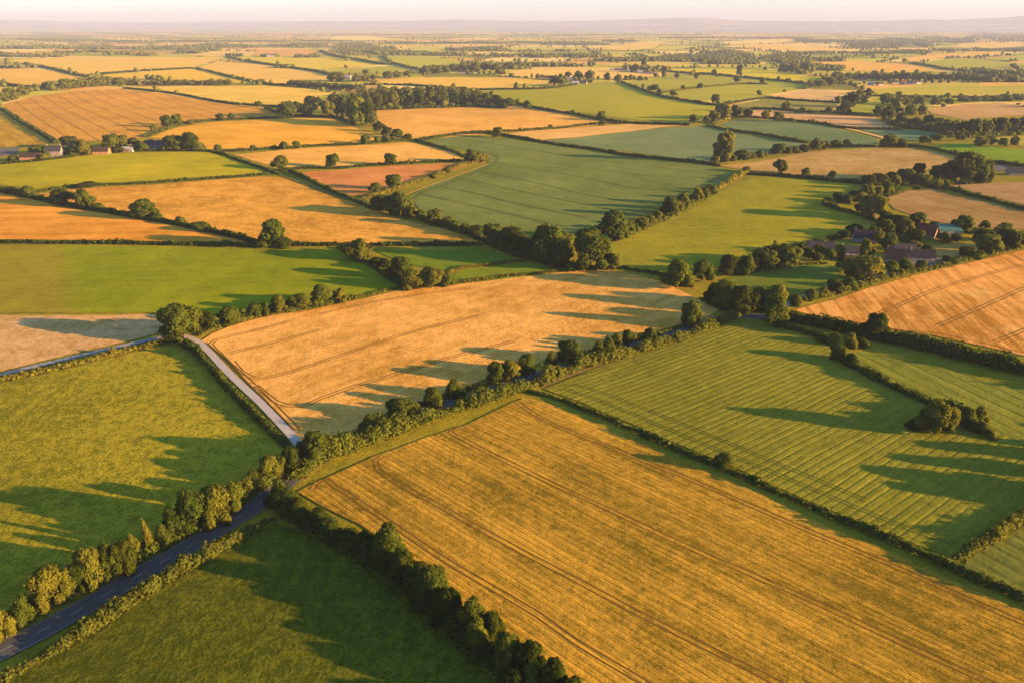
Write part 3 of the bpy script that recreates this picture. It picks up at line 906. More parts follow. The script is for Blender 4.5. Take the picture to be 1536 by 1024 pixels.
# ---- far fields
FK = dict(grain=5.0, streak=0.5, blotch=0.5, gstr=0.3)
for nm, pts, c, lb in (
    ('stubble_field', [(-120, 104), (0, 104), (52, 104), (123, 116), (108, 123), (52, 130), (0, 126), (-120, 126)], (244, 182, 82), 'peach stubble field left of the long treeline'),
    ('stubble_field', [(10, 91), (78, 87), (261, 86), (339, 86), (320, 92), (289, 102), (235, 105), (167, 110), (136, 112), (78, 103), (39, 96)], (244, 188, 85), 'wide pale gold field on the plain beyond the treeline'),
    ('wheat_field', [(150, 113), (235, 107), (289, 104), (326, 112), (374, 125), (339, 125), (235, 119), (167, 116)], (242, 186, 63), 'yellow field directly behind the long treeline'),
    ('stubble_field', [(297, 103), (326, 92), (400, 98), (471, 108), (493, 113), (488, 121), (435, 127), (380, 123), (335, 112)], (246, 186, 90), 'peach field reaching to the strip of dark trees'),
    ('wheat_field', [(350, 87), (380, 86), (471, 86), (566, 98), (526, 101), (466, 105), (406, 96)], (230, 190, 62), 'lemon yellow field beyond the peach field'),
    ('stubble_field', [(384, 74), (474, 75), (484, 83), (445, 85), (380, 84)], (230, 166, 90), 'dusky pink field under the far woods'),
    ('pasture', [(583, 84), (640, 86), (680, 90), (700, 94), (628, 103), (591, 96)], (190, 172, 56), 'light green field beside the winding hedge'),
    ('pasture', [(485, 84), (512, 84), (572, 89), (578, 96), (568, 97), (500, 88)], (204, 174, 56), 'narrow yellow-green field along the winding hedge'),
    ('pasture', [(492, 108), (530, 103), (590, 99), (612, 104), (590, 109), (525, 111)], (180, 164, 54), 'green strip above the dark line of trees'),
    ('stubble_field', [(546, 125), (615, 117), (690, 116), (780, 118), (825, 121), (824, 128), (760, 133), (693, 134), (610, 128)], (242, 184, 81), 'peach stubble strip above the dense wood'),
    ('stubble_field', [(764, 107), (807, 101), (885, 101), (943, 110), (985, 113), (980, 116), (927, 118), (890, 118), (830, 117), (765, 115)], (244, 188, 97), 'pale field around the white-roofed farm'),
    ('stubble_field', [(1203, 95), (1266, 91), (1332, 95), (1365, 96), (1428, 104), (1358, 110), (1266, 106), (1238, 103)], (242, 176, 81), 'orange field above the wooded village'),
    ('pasture', [(1380, 94), (1441, 87), (1536, 96), (1700, 108), (1700, 110), (1536, 97), (1449, 103), (1423, 102)], (180, 164, 57), 'green field behind the wooded village'),
    ('stubble_field', [(1341, 88), (1410, 82), (1507, 77), (1500, 83), (1438, 86), (1373, 93)], (240, 180, 87), 'pale orange field beyond the green one'),
    ('pasture', [(1467, 88), (1536, 83), (1700, 74), (1700, 100), (1536, 92)], (188, 170, 62), 'light green field below the distant hills'),
    ('stubble_field', [(1136, 66), (1214, 70), (1290, 77), (1214, 79), (1136, 73), (1080, 70)], (244, 190, 91), 'peach strip on the plain before the hills'),
    ('stubble_field', [(1420, 70), (1449, 65), (1536, 65), (1536, 70), (1475, 74)], (236, 188, 85), 'tan field close to the distant hills'),
    ('stubble_field', [(869, 73), (943, 67), (974, 62), (998, 63), (982, 73), (943, 76)], (242, 190, 88), 'pale peach field in the hazy plain'),
    ('pasture', [(992, 69), (1048, 69), (1045, 73), (978, 75)], (210, 180, 59), 'small yellow-green field in the hazy plain'),
    ('stubble_field', [(1078, 63), (1160, 59), (1200, 60), (1160, 65), (1099, 67)], (248, 200, 105), 'pale field far out near the hills'),
    ('pasture', [(613, 71), (675, 69), (670, 78), (625, 79)], (204, 180, 68), 'hazy light green field among the far woods'),
    ('stubble_field', [(471, 57), (542, 54), (612, 60), (526, 61)], (250, 206, 109), 'hazy cream field beyond the far woods'),
):
    isg = c[1] > 0.84 * c[0]
    field(nm, pts, (green if isg else wheat)(nm + '_far', c, 0.1, 0.82, **FK), lb, grid=60, lift=0.25)

# ---- far patchwork of fields, out to the hills
far_cols = [(244, 190, 104), (236, 174, 92), (216, 156, 84), (198, 172, 64), (166, 152, 56), (212, 186, 76), (146, 132, 54), (248, 204, 124)]
FARM = []
for i, c in enumerate(far_cols):
    FARM.append((green if i in (3, 4, 6) else wheat)('plain_field', c, 0.4 * i, 0.8, **FK))


def in_poly(px, py, poly):
    r = False
    j = len(poly) - 1
    for i in range(len(poly)):
        xi, yi = poly[i]
        xj, yj = poly[j]
        if (yi > py) != (yj > py) and px < (xj - xi) * (py - yi) / (yj - yi + 1e-12) + xi:
            r = not r
        j = i
    return r


def taken(x, y, z=0.0):
    u, v = proj(x, y, z)
    return any(in_poly(u, v, q) for q in FIELD_POLYS)


edge_trees = []


def far_patchwork():
    rng = random.Random(5)
    rows = [1250.0]
    while rows[-1] < 22000:
        rows.append(rows[-1] * 1.085)
    V, F, MI = [], [], []
    grid = []
    for j, y in enumerate(rows):
        n = 22
        w = 0.085 * y
        sh = rng.uniform(-0.5, 0.5)
        r = []
        for i in range(n + 1):
            x = (i - n / 2 + sh) * w + rng.uniform(-0.28, 0.28) * w
            yy = y * (1 + rng.uniform(-0.018, 0.018) + 0.012 * math.sin(i * 0.8 + j))
            r.append((x, yy))
        grid.append(r)
    for j in range(len(rows) - 1):
        for i in range(22):
            q = [grid[j][i], grid[j][i + 1], grid[j + 1][i + 1], grid[j + 1][i]]
            k = 7
            mi = rng.choice((0, 0, 1, 2, 3, 3, 4, 5, 6, 7))
            base = len(V)
            for b in range(k + 1):
                for a in range(k + 1):
                    s, t = a / k, b / k
                    x = (1 - s) * (1 - t) * q[0][0] + s * (1 - t) * q[1][0] + s * t * q[2][0] + (1 - s) * t * q[3][0]
                    y = (1 - s) * (1 - t) * q[0][1] + s * (1 - t) * q[1][1] + s * t * q[2][1] + (1 - s) * t * q[3][1]
                    V.append((x, y, float(terrain(x, y)) - 0.12))
            for b in range(k):
                for a in range(k):
                    o = base + b * (k + 1) + a
                    F.append((o, o + 1, o + k + 2, o + k + 1))
                    MI.append(mi)
            for e0, e1, pr in ((q[0], q[1], 0.85), (q[0], q[3], 0.7)):
                if rng.random() < pr:
                    edge_trees.append((e0, e1, rng.random()))
    o = link('farmland', mesh_np('farmland', V, np.array(F), FARM, np.array(MI), smooth=True))
    tag(o, 'patchwork of hazy gold and green fields stretching to the hills', 'farmland', kind='structure')


far_patchwork()

# ---- hills
HILLM = [field_mat('hill_slopes', (0.035, 0.042, 0.03, 1), (0.30, 0.22, 0.12, 1), 0.05, 160, 1.6, 1.6, 0.8, bump=0.0, slen=1600, swid=260)]


def hills():
    prof = [(-500, 30), (-200, 27), (0, 26), (40, 26), (70, 29), (110, 31.5), (200, 33.5), (300, 34.5), (380, 34), (520, 33.5), (640, 33), (700, 31.5), (760, 33), (860, 33), (900, 32), (930, 31), (985, 29), (1020, 29.5), (1045, 32), (1070, 33),
            (1150, 33.5), (1240, 33), (1290, 31.5), (1320, 32), (1350, 31), (1390, 29.5), (1420, 27), (1440, 25), (1480, 25), (1536, 26), (1700, 28), (2000, 33)]
    for k, (y0, y1, f) in enumerate(((15200, 19500, 1.0), (14200, 16500, 0.5))):
        us = np.linspace(-480, 2000, 160)
        pv = np.interp(us, [p[0] for p in prof], [p[1] for p in prof])
        V = []
        m = 14
        for j in range(m + 1):
            t = j / m
            y = y0 + (y1 - y0) * t
            for u, v in zip(us, pv):
                dist = 1.5 - 0.38 * float(sstep(200, 1400, u))  # the ridge stands farther off towards the left
                yy = y * dist
                x = (u - 768) / FPX * yy * 1.08
                top = CAMH + (HORIZON - v) / FPX * 1.08 * y1 * dist
                if k == 1:
                    top = 52 + 34 * math.sin(u / 130 + 1) + 22 * math.sin(u / 51)
                s = t * t * (3 - 2 * t)
                z = -3 + (top + 3) * s + 9 * math.sin(u / 24 + j * 0.9) * s * (1 - t) + 14 * math.sin(u / 61 - j) * s * (1 - t)
                V.append((x, yy, z))
        n = len(us)
        i = np.arange(n * (m + 1)).reshape(m + 1, n)
        F = np.stack([i[:-1, :-1], i[:-1, 1:], i[1:, 1:], i[1:, :-1]], -1).reshape(-1, 4)
        mi = np.zeros(len(F), int)
        o = link('hills', mesh_np('hills', V, F, HILLM, mi, smooth=True))
        tag(o, ['long hazy blue ridge on the horizon', 'low wooded rise in front of the hazy ridge'][k], 'hills', kind='structure')


hills()

# ---- roads, lanes, yards
ASPH = plain_mat('asphalt', (0.050, 0.042, 0.036, 1), 0.2, 0.8, 0.9, 0.06, 0.1)
LANE = plain_mat('pale_gravel', (0.25, 0.20, 0.165, 1), 0.15, 0.8)
LANEG = plain_mat('grey_gravel', (0.17, 0.14, 0.115, 1), 0.15, 0.8)
PAINT = plain_mat('road_paint', (0.24, 0.22, 0.20, 1), 0.15, 2.0)
DIRT = plain_mat('dirt_track', A(236, 180, 122), 0.2, 0.4)
PATHM = plain_mat('beaten_earth', A(140, 112, 70), 0.2, 0.4)
GOLDM = plain_mat('dry_margin', A(204, 154, 74), 0.2, 0.4)
YARD = plain_mat('yard_gravel', (0.09, 0.072, 0.058, 1), 0.2, 0.5)


def road(name, pts, width, mat, label, lift=0.1, cat='road'):
    ln = spline([(p.x, p.y) for p in (P(*q) for q in pts)], 5.0)
    bm = bmesh.new()
    strip(bm, ln, width / 2, lift, 0, width / 4)
    strip(bm, ln, width / 2, lift, 0, -width / 4)
    finish(bm, name, [mat], 'structure', label, cat)
    return ln


RD = [(-600, 1255), (-160, 1052), (-60, 1006), (0, 977), (58, 948), (139, 903), (221, 855), (269, 828), (316, 800), (373, 766), (420, 731), (458, 701), (500, 677), (545, 658), (588, 639), (641, 618), (693, 600), (740, 585), (780, 571), (830, 557), (888, 540),
      (940, 523), (990, 507), (1030, 494), (1070, 481), (1110, 474), (1145, 476), (1166, 479), (1180, 483)]
ln = road('road', RD, 6.6, ASPH, 'dark asphalt road with dashed centre line between two hedges')
bm = bmesh.new()
seg = np.concatenate([[0], np.cumsum(np.linalg.norm(np.diff(ln, axis=0), axis=1))])
dd = 0.0
while dd < seg[-1] - 5:
    t = np.array([dd, dd + 1.5, dd + 3.0])
    q = np.stack([np.interp(t, seg, ln[:, 0]), np.interp(t, seg, ln[:, 1])], 1)
    strip(bm, q, 0.13, 0.125)
    dd += 7.5
for sd in (-3.0, 3.0):
    strip(bm, ln, 0.09, 0.125, 0, sd)
finish(bm, 'road_markings', [PAINT], 'structure', 'white dashes and edge lines painted on the asphalt road', 'road markings')
road('lane', [(1135, 475), (1158, 471), (1176, 461), (1195, 449), (1230, 439), (1282, 425), (1310, 416), (1340, 409)], 3.0, LANEG, 'narrow farm lane from the road bend to the farmstead yard', 0.09, 'lane')
road('lane', [(270, 503), (284, 506), (297, 512), (315, 529), (340, 556), (364, 579), (391, 604), (420, 634), (440, 656), (456, 678), (462, 694)], 3.1, LANE, 'white gravel lane running down to the asphalt road', 0.09, 'lane')
road('lane', [(-120, 588), (0, 562), (52, 549), (104, 537), (141, 528), (182, 519), (222, 510), (252, 504), (272, 502), (284, 506)], 3.6, LANEG, 'narrow grey lane along the low yellowish hedge', 0.085, 'lane')
road('track', [(334, 229), (367, 242), (402, 256), (424, 264), (486, 287), (528, 301), (560, 313), (578, 322)], 2.2, PATHM, 'thin earth track beside the scrubby golden field', 0.1, 'track')
road('track', [(1255, 190), (1290, 198), (1328, 208)], 7.0, DIRT, 'pale dirt track crossing the teal crop', 0.3, 'track')
road('track', [(815, 579), (870, 557), (940, 533), (1010, 507), (1062, 489), (1100, 477)], 2.0, PATHM, 'beaten earth path along the edge of the ribbed green field', 0.07, 'path')
road('track', [(600, 296), (630, 284), (668, 270), (704, 257), (732, 246)], 2.6, GOLDM, 'sunlit grass margin track around the teal crop', 0.12, 'path')


def yard(pts, mat, label, name='yard', lift=0.06):
    bm = bmesh.new()
    poly_sheet(bm, pts, lift, 25)
    finish(bm, name, [mat], 'structure', label, 'yard')


yard([(1322, 408), (1355, 394), (1400, 386), (1424, 391), (1400, 398), (1365, 406), (1335, 414)], YARD, 'grey gravel yard before the grey-roofed farmhouse')
yard([(1262, 392), (1320, 384), (1322, 402), (1300, 418), (1275, 415)], YARD, 'shaded gravel drive among the farmstead trees', lift=0.05)
yard([(1388, 372), (1440, 364), (1468, 370), (1462, 380), (1420, 387), (1396, 383)], wheat('paddock_dry', (206, 152, 84), 0.1, grain=2, streak=0.3, blotch=0.8, gstr=0.6), 'dry tan paddock beside the teal-roofed shed', 'paddock')
yard([(-60, 226), (0, 223), (30, 221), (26, 231), (0, 235), (-60, 240)], YARD, 'bluish grey yard beside the long barn')
yard([(1484, 249), (1500, 247), (1518, 251), (1512, 257), (1488, 256)], YARD, 'grey yard behind the dark round wood')
yard([(915, 105), (945, 103), (985, 110), (975, 112)], YARD, 'pale yard along the far farm row', lift=0.35)
# ================================================================ hedges
hedge([(-300, 1080), (-60, 968), (0, 942), (60, 908), (120, 878), (185, 850), (262, 808), (330, 772), (395, 728), (438, 700)], 3.2, 4.6, 'shrubby green hedge under the trees on the pasture side of the asphalt road', 0.1)
hedge([(-320, 1165), (-80, 1060), (0, 1022), (57, 991), (117, 956), (168, 924), (221, 889), (275, 856), (316, 834), (373, 800), (405, 780)], 2.2, 3.0, 'sunlit yellowish hedge between the asphalt road and the near pasture', 0.3, rough=0.5)
hedge([(440, 716), (458, 706), (489, 688), (526, 675), (562, 659), (604, 644), (641, 631), (680, 615), (719, 607), (758, 593), (799, 578)], 5.4, 5.6, 'leafy hedge between the asphalt road and the grassy verge of the big wheat field', 0.2, rough=0.55)
hedge([(799, 578), (838, 565), (877, 549), (916, 541), (948, 531), (982, 520), (1021, 507), (1068, 490), (1092, 480), (1112, 472)], 3.7, 4.2, 'golden hedge between the asphalt road and the ribbed green field', 0.35, rough=0.45)
hedge([(-60, 588), (0, 570), (52, 561), (104, 549), (150, 537), (200, 525), (235, 517), (262, 512)], 2.0, 2.6, 'low yellowish hedge along the narrow grey lane', 0.75, rough=0.25)
hedge([(272, 516), (290, 527), (315, 552), (345, 586), (375, 617), (405, 645), (432, 672)], 2.6, 2.6, 'hedge between the wide pasture and the grassy edge of the white lane', 0.1)
hedge([(412, 752), (450, 778), (490, 802), (545, 830), (590, 862), (640, 908), (700, 958), (765, 1020), (820, 1075), (960, 1220), (1080, 1370)], 4.2, 6.0, 'dark bramble hedge joining the trees of the near belt', -0.5)
hedge([(480, 672), (540, 646), (588, 625), (641, 605), (693, 587), (740, 572), (790, 556)], 1.8, 2.6, 'scrubby strip between the golden stubble and the asphalt road', 0.2, rough=0.7)
hedge([(860, 537), (900, 526), (950, 511), (1000, 497), (1040, 484)], 1.5, 2.4, 'low scrub on the stubble side of the asphalt road near the bend', 0.2, rough=0.7)
hedge([(793, 586), (830, 596), (870, 612), (920, 632), (960, 650), (1010, 672), (1060, 693), (1100, 710), (1150, 731), (1200, 753), (1250, 776), (1310, 801), (1370, 826), (1440, 859), (1490, 880), (1536, 901), (1640, 950), (1900, 1068)], 1.7, 2.2,
      'thin low hedge between the big wheat field and the ribbed green field', 0.1, rough=0.45)
hedge([(1438, 836), (1465, 820), (1500, 799), (1536, 776), (1590, 748), (1680, 706)], 2.8, 3.2, 'sunlit hedge running off from the corner of the ribbed green field', 0.55)
hedge([(1172, 477), (1205, 484), (1240, 491), (1280, 500), (1320, 509), (1360, 517), (1400, 526), (1440, 536), (1480, 546), (1536, 560), (1620, 581), (1720, 606), (1950, 663)], 5.0, 6.0, 'thick dark hedge under the striped golden field', -0.5)
hedge([(1160, 488), (1190, 494), (1225, 504), (1250, 512)], 2.2, 3.0, 'short bushy hedge at the far corner of the ribbed green field', -0.1)
hedge([(1258, 537), (1275, 547), (1300, 561), (1345, 583), (1390, 604), (1440, 628), (1470, 645), (1492, 658)], 3.2, 4.0, 'dark hedge leading down to the clump in the ribbed green field', -0.3)
hedge([(300, 502), (345, 486), (400, 472), (458, 463), (520, 450), (545, 444)], 1.6, 2.6, 'low grassy hedge along the upper edge of the golden stubble field by the white lane', 0.3)
hedge([(545, 445), (596, 433), (640, 428), (690, 424), (760, 415), (810, 410), (850, 404)], 0.9, 1.8, 'grassy bank above the golden stubble field', 0.6)
hedge([(560, 166), (640, 163), (700, 161), (762, 163)], 6.0, 9.0, 'dense undergrowth along the front of the dense wood', -0.4, name='undergrowth')
hedge([(1325, 180), (1350, 191), (1400, 197), (1450, 206), (1500, 204), (1540, 201)], 6.5, 10.0, 'dark undergrowth along the long wood behind the teal crops', -0.5, name='undergrowth')
hedge([(628, 328), (670, 341), (700, 350), (730, 363), (765, 379), (800, 390), (850, 402), (895, 404)], 3.6, 6.0, 'dark undergrowth below the trees of the central hollow', -0.5, name='undergrowth')
hedge([(915, 364), (950, 351), (985, 335), (1021, 319), (1056, 300)], 3.2, 4.5, 'undergrowth below the trees between teal crop and long pasture', 0.1, name='undergrowth')
hedge([(1060, 450), (1085, 462), (1120, 466), (1150, 462)], 4.0, 7.0, 'dark undergrowth of the grove at the road bend', -0.4, name='undergrowth')
hedge([(1302, 278), (1350, 277), (1400, 276), (1450, 276), (1482, 273)], 4.0, 8.0, 'undergrowth at the foot of the dark round wood', -0.4, name='undergrowth')
hedge([(508, 371), (530, 385), (557, 398), (585, 418), (607, 428), (640, 428)], 2.2, 3.4, 'scrubby hedge between the bright green pasture and the small paddock', 0.0)
hedge([(668, 413), (690, 403), (730, 398), (765, 393), (790, 391)], 0.9, 1.6, 'low yellow hedge between two narrow green paddocks', 0.9)
hedge([(-80, 363), (0, 364), (100, 365), (200, 366), (300, 368), (386, 370)], 1.8, 2.6, 'long low hedge between the orange stubble field and the bright green pasture', -0.1)
hedge([(430, 368), (500, 368), (600, 368), (670, 368), (722, 367)], 2.0, 3.0, 'low dark hedge below the scrubby golden field', -0.3)
hedge([(-60, 274), (0, 287), (52, 298), (104, 310), (156, 318), (209, 327), (261, 336), (313, 347), (360, 358), (388, 367)], 2.8, 4.0, 'dark diagonal hedge between the scrubby and the orange stubble fields', -0.45)
hedge([(0, 283), (52, 288), (117, 280), (222, 275), (339, 267), (405, 262)], 1.4, 2.4, 'thin hedge under the yellow-green pasture of the stone farm', -0.1)
hedge([(0, 246), (52, 242), (104, 236), (141, 229), (200, 227), (250, 227), (312, 227)], 1.4, 2.4, 'garden hedge along the lower side of the stone farm', -0.1)
hedge([(312, 228), (332, 231), (365, 243), (398, 255), (418, 262)], 1.4, 2.2, 'hedge between the farm pasture and the thin grey track', 0.0)
hedge([(434, 257), (460, 269), (490, 284), (526, 299), (557, 312), (575, 317)], 2.2, 2.6, 'dark hedge between the thin grey track and the reddish stubble field', -0.3)
hedge([(420, 256), (458, 253), (510, 253), (536, 250), (589, 247), (641, 244), (692, 242)], 1.6, 2.2, 'hedge under the row of three oaks above the reddish stubble field', 0.0)
hedge([(545, 297), (565, 293), (604, 280), (640, 268), (667, 259), (690, 249), (706, 245), (728, 242)], 2.0, 3.4, 'yellow hedge between the reddish stubble field and the teal crop', 0.75)
hedge([(330, 228), (380, 226), (432, 222), (480, 219), (536, 217), (575, 213), (606, 211)], 1.6, 2.4, 'hedge between the smooth golden field and the pale orange stubble', 0.2)
hedge([(622, 211), (640, 216), (660, 222), (680, 228), (698, 236)], 1.8, 3.0, 'dark hedge at the corner where pale stubble meets the teal crop', 0.1)
hedge([(640, 210), (665, 205), (700, 201), (745, 202), (790, 210), (838, 218), (890, 225), (943, 234), (1000, 240), (1058, 246), (1080, 250)], 2.0, 3.0, 'long dark hedge between the two blue-green crops', -0.4)
hedge([(1073, 287), (1090, 276), (1110, 265), (1122, 258)], 2.8, 4.0, 'bright yellow hedge at the top corner of the teal crop', 0.95)
hedge([(1125, 262), (1160, 264), (1210, 268), (1250, 272), (1290, 276), (1310, 277)], 3.0, 4.0, 'dark hedge above the long green pasture', -0.5)
hedge([(905, 403), (928, 400), (950, 405), (989, 412), (1010, 422)], 1.4, 2.2, 'low hedge beside the gate between golden stubble and long pasture', -0.1)
hedge([(1136, 378), (1190, 371), (1235, 363), (1280, 347)], 2.2, 4.0, 'dark hedge between the long pasture and the farmstead', -0.4)
hedge([(1195, 452), (1230, 446), (1280, 432), (1320, 421), (1371, 408), (1420, 398), (1462, 387), (1536, 370), (1640, 345)], 2.0, 3.0, 'hedge between the farmstead gardens and the striped golden field', 0.3)
hedge([(1090, 412), (1140, 406), (1190, 398), (1240, 395)], 1.2, 2.0, 'low hedge above the small paddock', 0.2)
hedge([(1330, 295), (1380, 282), (1425, 284), (1449, 292), (1475, 298), (1536, 314), (1640, 338)], 2.2, 3.4, 'hedge between the two brown stubble fields beside the farmstead', -0.3)
hedge([(1300, 278), (1290, 292), (1270, 302), (1237, 305), (1250, 313), (1290, 324), (1312, 332)], 2.2, 4.0, 'hedge curving round the wooded end of the long pasture', -0.4)
hedge([(1342, 338), (1390, 345), (1450, 349), (1536, 353)], 2.0, 4.0, 'hedge behind the teal-roofed shed', -0.3)
hedge([(1060, 189), (1100, 197), (1140, 202), (1180, 210), (1214, 215)], 2.2, 3.4, 'hedge between the two teal crops', -0.1)
hedge([(1069, 187), (1085, 182), (1105, 175)], 2.2, 4.0, 'bright yellow hedge by the farm corner above the teal crop', 0.95)
hedge([(1068, 245), (1100, 240), (1140, 235), (1180, 228), (1214, 225), (1260, 220), (1310, 220)], 1.8, 3.4, 'hedge above the brown stubble field', -0.1)
hedge([(1320, 220), (1370, 220), (1400, 224), (1436, 233), (1470, 241), (1536, 250), (1640, 262)], 2.4, 4.0, 'dark hedge under the vivid green pasture', -0.4)
hedge([(1104, 176), (1150, 178), (1190, 182), (1228, 186), (1270, 193), (1350, 195)], 1.8, 3.0, 'hedge between the rose stubble and the teal crops', -0.2)
hedge([(1110, 166), (1150, 164), (1200, 168), (1250, 169), (1312, 175)], 2.0, 3.4, 'hedge above the rose stubble', -0.3)
hedge([(1100, 155), (1150, 148), (1190, 151), (1258, 155)], 1.6, 3.0, 'hedge above the olive strip', -0.1)
hedge([(1265, 172), (1300, 173), (1320, 175)], 2.0, 3.4, 'short hedge below the bright green wedge', -0.4)
hedge([(932, 124), (950, 131), (970, 138), (995, 146), (1034, 153), (1074, 159), (1100, 155)], 2.6, 3.6, 'dark hedge dividing the smooth pasture from the dotted meadow', -0.4)
hedge([(712, 138), (745, 149), (799, 162), (864, 173), (906, 181), (953, 186), (1034, 188)], 2.2, 3.4, 'long hedge between the smooth light pasture and the tan stubble', -0.4)
hedge([(625, 211), (662, 206), (700, 200), (760, 198), (838, 193), (890, 187), (945, 185)], 1.8, 3.0, 'low hedge between the tan stubble and the pale wedge', -0.1)
hedge([(694, 136), (760, 135), (825, 133), (885, 124)], 2.0, 3.4, 'hedge below the white-roofed farm', -0.1)
hedge([(1310, 145), (1397, 147), (1480, 147), (1536, 145), (1640, 143)], 2.4, 4.0, 'dark hedge below the long yellow-green field', -0.4)
hedge([(995, 108), (1040, 111), (1073, 113), (1136, 119), (1217, 127)], 2.4, 3.8, 'hedge under the bright yellow strip', -0.3)
hedge([(980, 142), (1010, 137), (1050, 132), (1105, 127), (1150, 127)], 1.2, 2.6, 'faint yellow hedge across the dotted meadow', 0.7)
hedge([(0, 160), (21, 176), (52, 195), (85, 215)], 2.2, 3.2, 'hedge between the yellow lined field and the brown hill field', -0.3)
hedge([(218, 206), (245, 196), (261, 190), (290, 184), (340, 180), (400, 178), (440, 177)], 1.6, 2.8, 'hedge curving above the smooth golden field', 0.1)
hedge([(186, 133), (261, 141), (339, 155), (400, 160), (430, 163)], 1.2, 2.6, 'thin dark hedge along the crest of the brown hill field', -0.3)
hedge([(38, 96), (78, 104), (110, 112), (130, 116)], 2.4, 4.0, 'dark hedge between two pale fields on the plain', -0.4)
hedge([(150, 112), (200, 108), (235, 106), (289, 103)], 1.6, 3.4, 'thin hedge below the wide pale gold field', -0.1)
hedge([(294, 103), (326, 111), (360, 119), (400, 127), (440, 129)], 2.0, 3.6, 'dark hedge running to the strip of dark trees', -0.4)
hedge([(340, 86), (400, 97), (470, 107), (497, 114)], 1.8, 3.6, 'thin hedge between the peach and lemon yellow fields', -0.3)
hedge([(480, 77), (500, 84), (540, 91), (573, 97), (590, 97)], 3.0, 5.0, 'hedge winding through the fields beyond the dense wood', -0.3)
hedge([(575, 84), (583, 93), (600, 99), (628, 105)], 3.2, 5.0, 'hedge bounding the far light green field', -0.3)
hedge([(0, 127), (26, 130), (52, 132)], 2.6, 5.0, 'short hedge at the end of the long treeline', -0.2)
hedge([(1366, 96), (1395, 100), (1428, 106), (1450, 106)], 2.4, 4.5, 'dark hedge between the orange and green fields behind the village', -0.4)
hedge([(1238, 117), (1217, 128), (1206, 134)], 2.4, 4.0, 'hedge at the end of the bright yellow strip', -0.2)
hedge([(700, 134), (620, 129), (545, 127)], 2.0, 4.0, 'hedge at the back of the dense wood', -0.2)
hedge([(400, 163), (430, 174), (500, 177), (530, 186)], 2.0, 4.0, 'hedge at the foot of the dense wood', -0.2)

# ================================================================ trees, traced row by row
trees('trees along the asphalt road', 'from the frame edge beside the asphalt road',
      '10,955,44,40,r 38,930,34,36,b 76,908,57,42,p 105,896,42,28,r 120,886,40,28,d 141,880,54,38,r 166,866,46,34,o 186,858,46,42,d 206,834,32,26,r 228,826,46,15,c 248,818,32,30,b 268,803,42,32,o 294,797,60,48,o 322,786,56,52,p '
      '352,763,40,36,o 374,745,27,27,p 384,729,24,26,o 405,716,32,38,p 424,708,26,22,o 440,706,34,28,d')
plant(472, 694, 44, 48, 'o', 'rounded tree at the junction of the white lane and the asphalt road')
trees('trees between stubble and road', 'from the lane junction between the golden stubble and the asphalt road',
      '558,643,22,36,b 603,627,28,42,o 650,607,24,34,b 680,594,25,34,b 744,572,28,28,o 766,568,28,30,p 789,560,28,27,o 826,546,19,20,b 852,540,29,36,o 897,528,17,18,b 911,523,19,19,b 925,519,19,20,p 941,515,20,20,o 976,507,15,28,b')
trees('', 'standing alone at the road end of the golden stubble field', '1033,488,37,33,o')
trees('trees of the dark belt', 'from the road in the dark belt between wheat and pasture',
      '421,750,32,36,b 450,777,28,34,d 480,789,26,32,B 498,806,26,36,b 524,815,22,30,B 550,824,28,30,d 584,838,52,48,o 578,850,36,42,d 604,870,44,44,d 628,872,30,28,B 650,905,58,60,o 634,916,36,38,d 668,934,46,46,d 706,948,50,46,o 716,972,42,46,b 740,958,38,38,d 762,1004,50,54,o 790,1012,48,48,d '
      '797,1042,42,46,b 828,1046,54,52,d')
trees('trees of the dark belt beyond the frame', 'at the lower end of the dark belt below the wheat', '775,1045,40,46,d 862,1066,44,48,d 850,1095,50,50,o 900,1110,50,55,d')
plant(277, 506, 48, 62, 'o', 'big domed bush-like tree where the grey and white lanes meet')
trees('trees above the golden stubble', 'from the domed tree along the upper edge of the golden stubble',
      '313,495,27,34,d 345,485,25,32,o 368,476,15,20,b 384,474,19,24,o 400,471,18,20,b 420,467,24,30,r 450,464,21,34,r 484,458,30,36,o 511,454,21,22,s')
trees('trees of the paddock corner', 'from the long hedge down the scrub between pasture and paddock', '524,380,14,20,b 537,389,29,48,r 562,398,12,22,B 578,404,16,24,d 601,418,32,36,o 617,434,29,34,r 648,432,30,36,r 670,427,20,24,b')
trees('', 'standing at the end of the long low hedge above the bright pasture', '413,371,40,48,o')
plant(397, 370, 16, 26, 'b', 'small bush at the frame side of the oak above the bright pasture')
plant(424, 370, 15, 24, 'B', 'dark bush at the lane side of the oak above the bright pasture')
trees('trees on the diagonal hedge', 'from the frame edge on the diagonal hedge of the stubble fields', '17,291,11,15,B 43,294,15,22,b 95,307,23,32,d 126,310,25,30,o 146,314,9,20,b 219,327,28,38,o 235,330,10,20,b 272,337,12,16,b 304,346,13,22,b')
trees('', 'on the thin hedge below the farm pasture', '129,281,7,28,B')
trees('bushes before the stone farm', 'in the garden strip before the stone farm', '20,241,8,16,b 66,240,9,15,q 112,234,9,16,b 138,231,9,12,b 174,229,9,14,B 206,226,9,13,b 218,226,8,11,q')
trees('trees of the stone farm', 'from the long barn among the stone farm trees', '56,231,12,22,b 70,237,8,14,b 104,222,17,22,d 97,232,10,18,b 126,233,23,26,p 167,226,24,24,o 185,222,19,18,p 180,229,9,14,B 201,220,13,18,d 213,227,15,17,o 245,227,8,11,b 261,226,22,26,d 272,226,19,24,o 286,226,26,24,d 296,226,11,14,b')
trees('bushes near the farm lane', 'beside the farm pasture and golden field', '327,226,9,13,b 380,224,6,9,b')
trees('trees on the curving hedge', 'from the farm along the hedge above the smooth golden field', '232,197,11,14,q 252,191,18,20,o 266,188,16,17,o 285,186,6,12,b 330,181,11,13,o 348,179,9,12,o')
trees('', 'alone on the crest of the brown hill field', '388,161,9,10,o')
